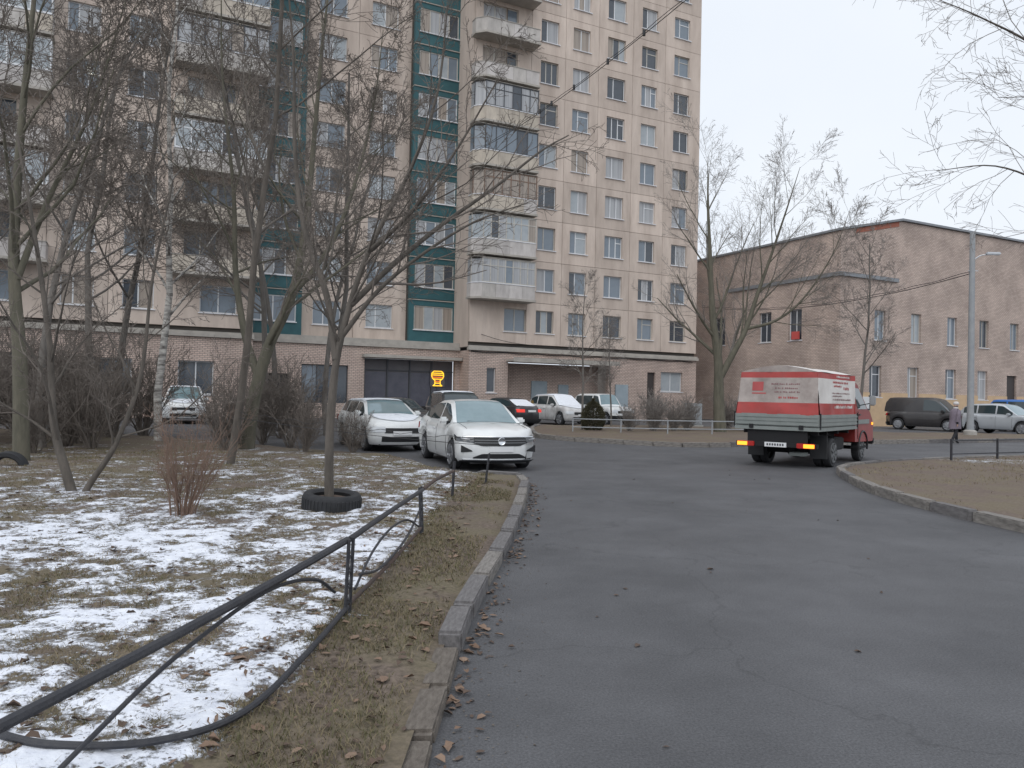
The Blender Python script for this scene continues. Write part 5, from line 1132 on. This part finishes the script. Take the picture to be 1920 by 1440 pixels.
for xx in (0, 1):
    grid('rear_gable' if xx == 0 else 'front_gable', 'tarp_dull_shaded', lambda u, v: ((XR + .10 if xx == 0 else XF), (u * 2 - 1) * tarp_w(2.3), 2.30 + (arch(u * 2 - 1) - 2.30) * v), 17, 3, tarp)
# printed marks on the cover: red square and short lines of illegible print
def rmark(y0, y1, z0, z1, mt): grid('rear_print', mt, lambda u, v: rear_pt((y0 + (y1 - y0) * u), z0 + (z1 - z0) * v, .006), 7, 3, tarp)
def smark(x0, x1, z0, z1, mt): grid('side_print', mt, lambda u, v: side_pt(-1, x0 + (x1 - x0) * u, z0 + (z1 - z0) * v, .006), 9, 3, tarp)
rmark(.38, .66, 1.84, 2.06, 'tarp_print'); rmark(.30, .66, 1.765, 1.795, 'tarp_print')
def dashes(fn, a, b, z0, z1, mt, seed, dirn=1):
    rg = random.Random(seed); p = a
    while p < b - .05:
        w_ = rg.uniform(.02, .045); fn(p, min(b, p + w_), z0, z0 + (z1 - z0) * rg.choice((1, 1, .75)), mt); p += w_ + rg.choice((.012, .012, .014, .04))
for z, a, b in ((1.99, -.55, .2), (1.89, -.5, .1), (1.80, -.55, .15)): dashes(rmark, a, b, z, z + .035, 'tarp_text', int(z * 100))
dashes(rmark, -.5, -.02, 1.66, 1.705, 'tarp_print', 5)
for z, a, b, mt, h in ((2.06, 0.0, 1.4, 'tarp_print', .05), (1.97, .05, .8, 'tarp_print', .045), (1.91, .9, 1.45, 'tarp_print', .07), (1.80, -.1, 1.5, 'tarp_text', .03), (1.73, -.1, .7, 'tarp_text', .03), (1.64, -.1, 1.5, 'tarp_text', .035)): dashes(smark, a, b, z, z + h, mt, int(z * 77))
dashes(smark, .1, 1.5, 1.44, 1.51, 'tarp_paler', 3)
dashes(smark, .2, 1.6, 2.21, 2.25, 'tarp_paler', 4)
# cab with bonnet
cp = [(2.02, .55), (2.02, 1.35), (2.08, 2.02), (2.2, 2.13), (2.75, 2.15), (2.95, 2.08), (3.42, 1.42), (3.62, 1.34), (3.98, 1.12), (4.06, .98), (4.06, .55), (3.86, .52)]
def cabw(z): return .95 if z < 1.3 else .95 - .20 * ((z - 1.3) / .85)
m = MB(); n = len(cp); V_ = []
for k in np.linspace(-1, 1, 9):
    e = 1 - .04 * max(0, abs(k) - .7) / .3
    V_ += [(2.02 + (x - 2.02) * (e if x > 2.5 else 1) - (.10 * k * k if x > 3.9 else 0), k * cabw(z), z) for x, z in cp]
F_ = [(i * n + j, (i + 1) * n + j, (i + 1) * n + (j + 1) % n, i * n + (j + 1) % n) for i in range(8) for j in range(n)] + [tuple(range(n)), tuple(8 * n + j for j in range(n))[::-1]]
cab = m.add(V_, F_).obj('cab', 'paint_red', tr, smooth=30)
for s_ in (-1, 1):
    y = lambda z, o=.006: s_ * (cabw(z) + o)
    q = [(2.35, 1.42), (3.28, 1.42), (2.92, 1.98), (2.38, 2.0)]; mb = MB(); mb.add([(a_, y(z), z) for a_, z in q] + [(a_, y(z, -.02), z) for a_, z in q], [(0, 1, 2, 3), (4, 5, 6, 7), (0, 1, 5, 4), (1, 2, 6, 5), (2, 3, 7, 6), (3, 0, 4, 7)]); mb.obj('side_window', 'car_glass', cab)
    MB().box(2.28, 3.40, s_ * .957 - .008, s_ * .957 + .008, 1.02, 1.14, .003).obj('pale_stripe', 'bed_grey', cab)
    MB().box(2.27, 2.283, s_ * .955 - .006, s_ * .955 + .006, .62, 1.36).obj('door_seam', 'plastic_black', cab); MB().box(2.35, 2.5, s_ * .965 - .012, s_ * .965 + .012, 1.25, 1.285).obj('door_handle', 'plastic_black', cab)
    mo = MB().box(3.12, 3.22, s_ * 1.10 - .08, s_ * 1.10 + .08, 1.52, 1.80, .03).obj('mirror', 'box_grey', cab, smooth=True); MB().tube([(3.15, s_ * .9, 1.55), (3.17, s_ * 1.1, 1.6)], .015, 6).obj('mirror_arm', 'plastic_black', mo)
    MB().box(3.70, 3.80, s_ * .958 - .012, s_ * .958 + .012, .98, 1.05, .004).obj('side_indicator', 'amber_lit', cab)
    MB().box(2.32, 3.25, s_ * .85 - .1, s_ * .85 + .1, .36, .42).obj('footstep', 'chassis', tr)
    MB().tube([(2.8 + .46 * math.cos(q), s_ * .95, .36 + .46 * math.sin(q)) for q in np.linspace(-.1, math.pi + .1, 16)], .03, 6).obj('wheel_arch', 'plastic_black', cab)
MB().add([(2.97, -.66, 2.03), (2.97, .66, 2.03), (3.41, .80, 1.46), (3.41, -.80, 1.46)], [(0, 1, 2, 3)]).obj('windscreen', 'car_glass', cab)
MB().box(2.005, 2.018, -.5, .5, 1.5, 1.95).obj('rear_window', 'car_glass', cab); MB().box(4.0, 4.12, -.93, .93, .42, .62, .03).obj('bumper', 'plastic_black', tr)
MB().box(4.055, 4.075, -.45, .45, .70, .92).obj('grille', 'plastic_black', cab)
for s_ in (-1, 1): MB().box(3.98, 4.05, s_ * .68 - .16, s_ * .68 + .16, .72, .92, .02).obj('headlight', 'lamp_clear', cab)
for s_ in (-1, 1):
    [wheel(tr, x, s_ * y, .355, .185, s_, 'rim_dark') for x, y in ((2.8, .82), (0, .88), (0, .66))]
    MB().box(-.52, -.49, s_ * .77 - .2, s_ * .77 + .2, .22, .78).obj('mud_flap', 'plastic_black', tr)
MB().box(BR - .0, BR + .06, -.98, .98, .50, .60).obj('rear_beam', 'chassis', tr)
MB().box(BR + .07, BR + .11, -.72, .72, .60, .90).obj('rear_panel', 'chassis', tr)
for s_ in (-1, 1):
    l_ = MB().box(BR - .06, BR - .002, s_ * .72 - .21, s_ * .72 + .21, .49, .61, .012).obj('tail_lamp', 'tail_red', tr)
    MB().box(BR - .072, BR - .061, s_ * .80 - .125, s_ * .80 + .125, .505, .595, .004).obj('indicator', 'amber_lit', l_)
pl = MB().box(BR - .025, BR - .001, -.26, .26, .495, .605).obj('number_plate', 'plate', tr)
for i in range(7): MB().box(BR - .029, BR - .026, .19 - i * .062 - .018, .19 - i * .062 + .018, .525, .578).obj('plate_mark', 'plate_mark', pl)
MB().box(-.9, -.6, -.55, -.2, .28, .36).obj('exhaust_box', 'bed_grey', tr)

# ------------------------------------------------------------------ walking person
def person(loc, rz):
    root = tag(empty('person', loc, rz), 'person in a long mauve coat and pale hat walking along the far kerb', 'person')
    def skin(nm, mt, verts, edges, radii, rootv, sub=2):
        me = bpy.data.meshes.new(nm); me.from_pydata(verts, edges, []); me.materials.append(MATS[mt]); o = mobj(nm, me, mt, root)
        md = o.modifiers.new('skin', 'SKIN'); md.use_smooth_shade = True; layer = me.skin_vertices[0] if me.skin_vertices else None
        if layer is None:
            bpy.context.view_layer.objects.active = o; bpy.ops.object.mode_set(mode='EDIT'); bpy.ops.object.mode_set(mode='OBJECT'); layer = me.skin_vertices[0]
        for i, r_ in enumerate(radii): layer.data[i].radius = r_ if hasattr(r_, '__len__') else (r_, r_); layer.data[i].use_root = (i == rootv)
        s_ = o.modifiers.new('sub', 'SUBSURF'); s_.levels = s_.render_levels = sub; return o
    # local x = walking direction, z up; body one continuous surface
    v = [(0, 0, .88), (0, 0, 1.05), (.01, 0, 1.25), (.02, 0, 1.36), (.03, 0, 1.43), (.045, 0, 1.50), (.05, 0, 1.58),     # pelvis .. head
         (.02, .17, 1.34), (.10, .21, 1.08), (.26, .20, .90), (.32, .19, .86),          # left arm forward
         (.0, -.17, 1.34), (-.10, -.21, 1.09), (-.12, -.21, .86), (-.10, -.20, .79),     # right arm back
         (.02, .09, .84), (.17, .09, .47), (.22, .09, .09), (.33, .09, .05),             # left leg forward
         (-.02, -.09, .84), (-.05, -.09, .46), (-.28, -.09, .14), (-.20, -.09, .05)]      # right leg back
    e = [(0, 1), (1, 2), (2, 3), (3, 4), (4, 5), (5, 6), (3, 7), (7, 8), (8, 9), (9, 10), (3, 11), (11, 12), (12, 13), (13, 14), (0, 15), (15, 16), (16, 17), (17, 18), (0, 19), (19, 20), (20, 21), (21, 22)]
    rr = [.14, .14, .16, .12, .05, .085, .085, .065, .052, .042, .04, .065, .052, .042, .04, .095, .07, .05, .042, .095, .07, .05, .042]
    skin('body', 'trousers', v, e, rr, 0)
    # coat: flared shell with sleeves
    m = MB(); prof = [(.62, .235, .215, .0), (.80, .215, .225, .0), (1.0, .185, .205, .005), (1.18, .185, .215, .01), (1.32, .17, .215, .015), (1.40, .12, .15, .02), (1.455, .075, .08, .03)]; k = 22
    V_ = [(o + a_ * math.cos(q) * (1 + .04 * math.sin(5 * q + z * 9)), b_ * math.sin(q), z + .012 * math.sin(3 * q) * (z < .7)) for z, a_, b_, o in prof for q in np.linspace(0, 2 * math.pi, k, endpoint=False)]
    m.add(V_, [(i * k + j, i * k + (j + 1) % k, (i + 1) * k + (j + 1) % k, (i + 1) * k + j) for i in range(len(prof) - 1) for j in range(k)])
    for s_, pts in ((1, [(.02, .15, 1.35), (.08, .23, 1.2), (.11, .235, 1.07), (.24, .215, .92)]), (-1, [(.0, -.15, 1.35), (-.07, -.23, 1.2), (-.11, -.235, 1.07), (-.13, -.225, .90)])):
        m.tube(catmull(pts, 4), [.078] * 5 + [.07] * 4 + [.062] * 4, 10)
    m.obj('coat', 'coat_mauve', root, smooth=True)
    # head, face, hat
    hd = MB(); V_ = []; K = 18
    for i in range(13):
        t = math.pi * i / 12
        for j in range(K):
            q = 2 * math.pi * j / K; x, y, z = math.sin(t) * math.cos(q), math.sin(t) * math.sin(q), math.cos(t)
            fx = .098 * x + (.012 if (x > .85 and -.25 < z < .05) else 0); V_.append((.055 + fx, .078 * y * (1 - .12 * (z < -.3)), 1.575 + .115 * z))
    hd.add(V_, [(i * K + j, i * K + (j + 1) % K, (i + 1) * K + (j + 1) % K, (i + 1) * K + j) for i in range(12) for j in range(K)])
    h = hd.obj('head', 'skin', root, smooth=True)
    for s_ in (-1, 1): MB().lathe([(0, -.004), (.011, 0), (0, .006)], 8, 'x', (.145, s_ * .03, 1.59)).obj('eye', 'plate_mark', h); MB().lathe([(0, -.006), (.022, 0), (0, .008)], 8, 'y', (.05, s_ * .08, 1.57)).obj('ear', 'skin', h)
    MB().box(.146, .152, -.02, .02, 1.525, 1.532).obj('mouth', 'tail_red', h)
    MB().lathe([(.103, 1.605), (.108, 1.62), (.106, 1.66), (.085, 1.70), (.045, 1.722), (0, 1.728)], 18, 'z', (.048, 0, 0)).obj('hat', 'hat_pale', root, smooth=True)
    MB().lathe([(.075, 1.42), (.095, 1.44), (.095, 1.48), (.07, 1.5)], 16, 'z', (.035, 0, 0)).obj('scarf', 'hat_pale', root, smooth=True)
    # hands: palm and five fingers each
    for s_, (x, y, z) in ((1, (.30, .205, .875)), (-1, (-.115, -.215, .80))):
        hm = MB(); dx, dz = (.75, -.66) if s_ > 0 else (.05, -1.)
        hm.box(x - .025, x + .025, y - .018, y + .018, z - .05, z + .045, .012)
        for i in range(4): hm.tube([(x + dx * .03 + .02 * (1 - i * .66), y + (i - 1.5) * .0, z - .04), (x + dx * .05 + .02 * (1 - i * .66), y - s_ * .012, z - .075 + .004 * abs(i - 1)), (x + dx * .045 + .02 * (1 - i * .66), y - s_ * .03, z - .098 + .006 * abs(i - 1))], .0075, 6)
        hm.tube([(x + .02, y - s_ * .012, z + .0), (x + .04, y - s_ * .03, z - .03), (x + .042, y - s_ * .035, z - .055)], .0085, 6); hm.obj('hand', 'skin', root, smooth=True)
person((17.9, 31.0, .0), rad(20))
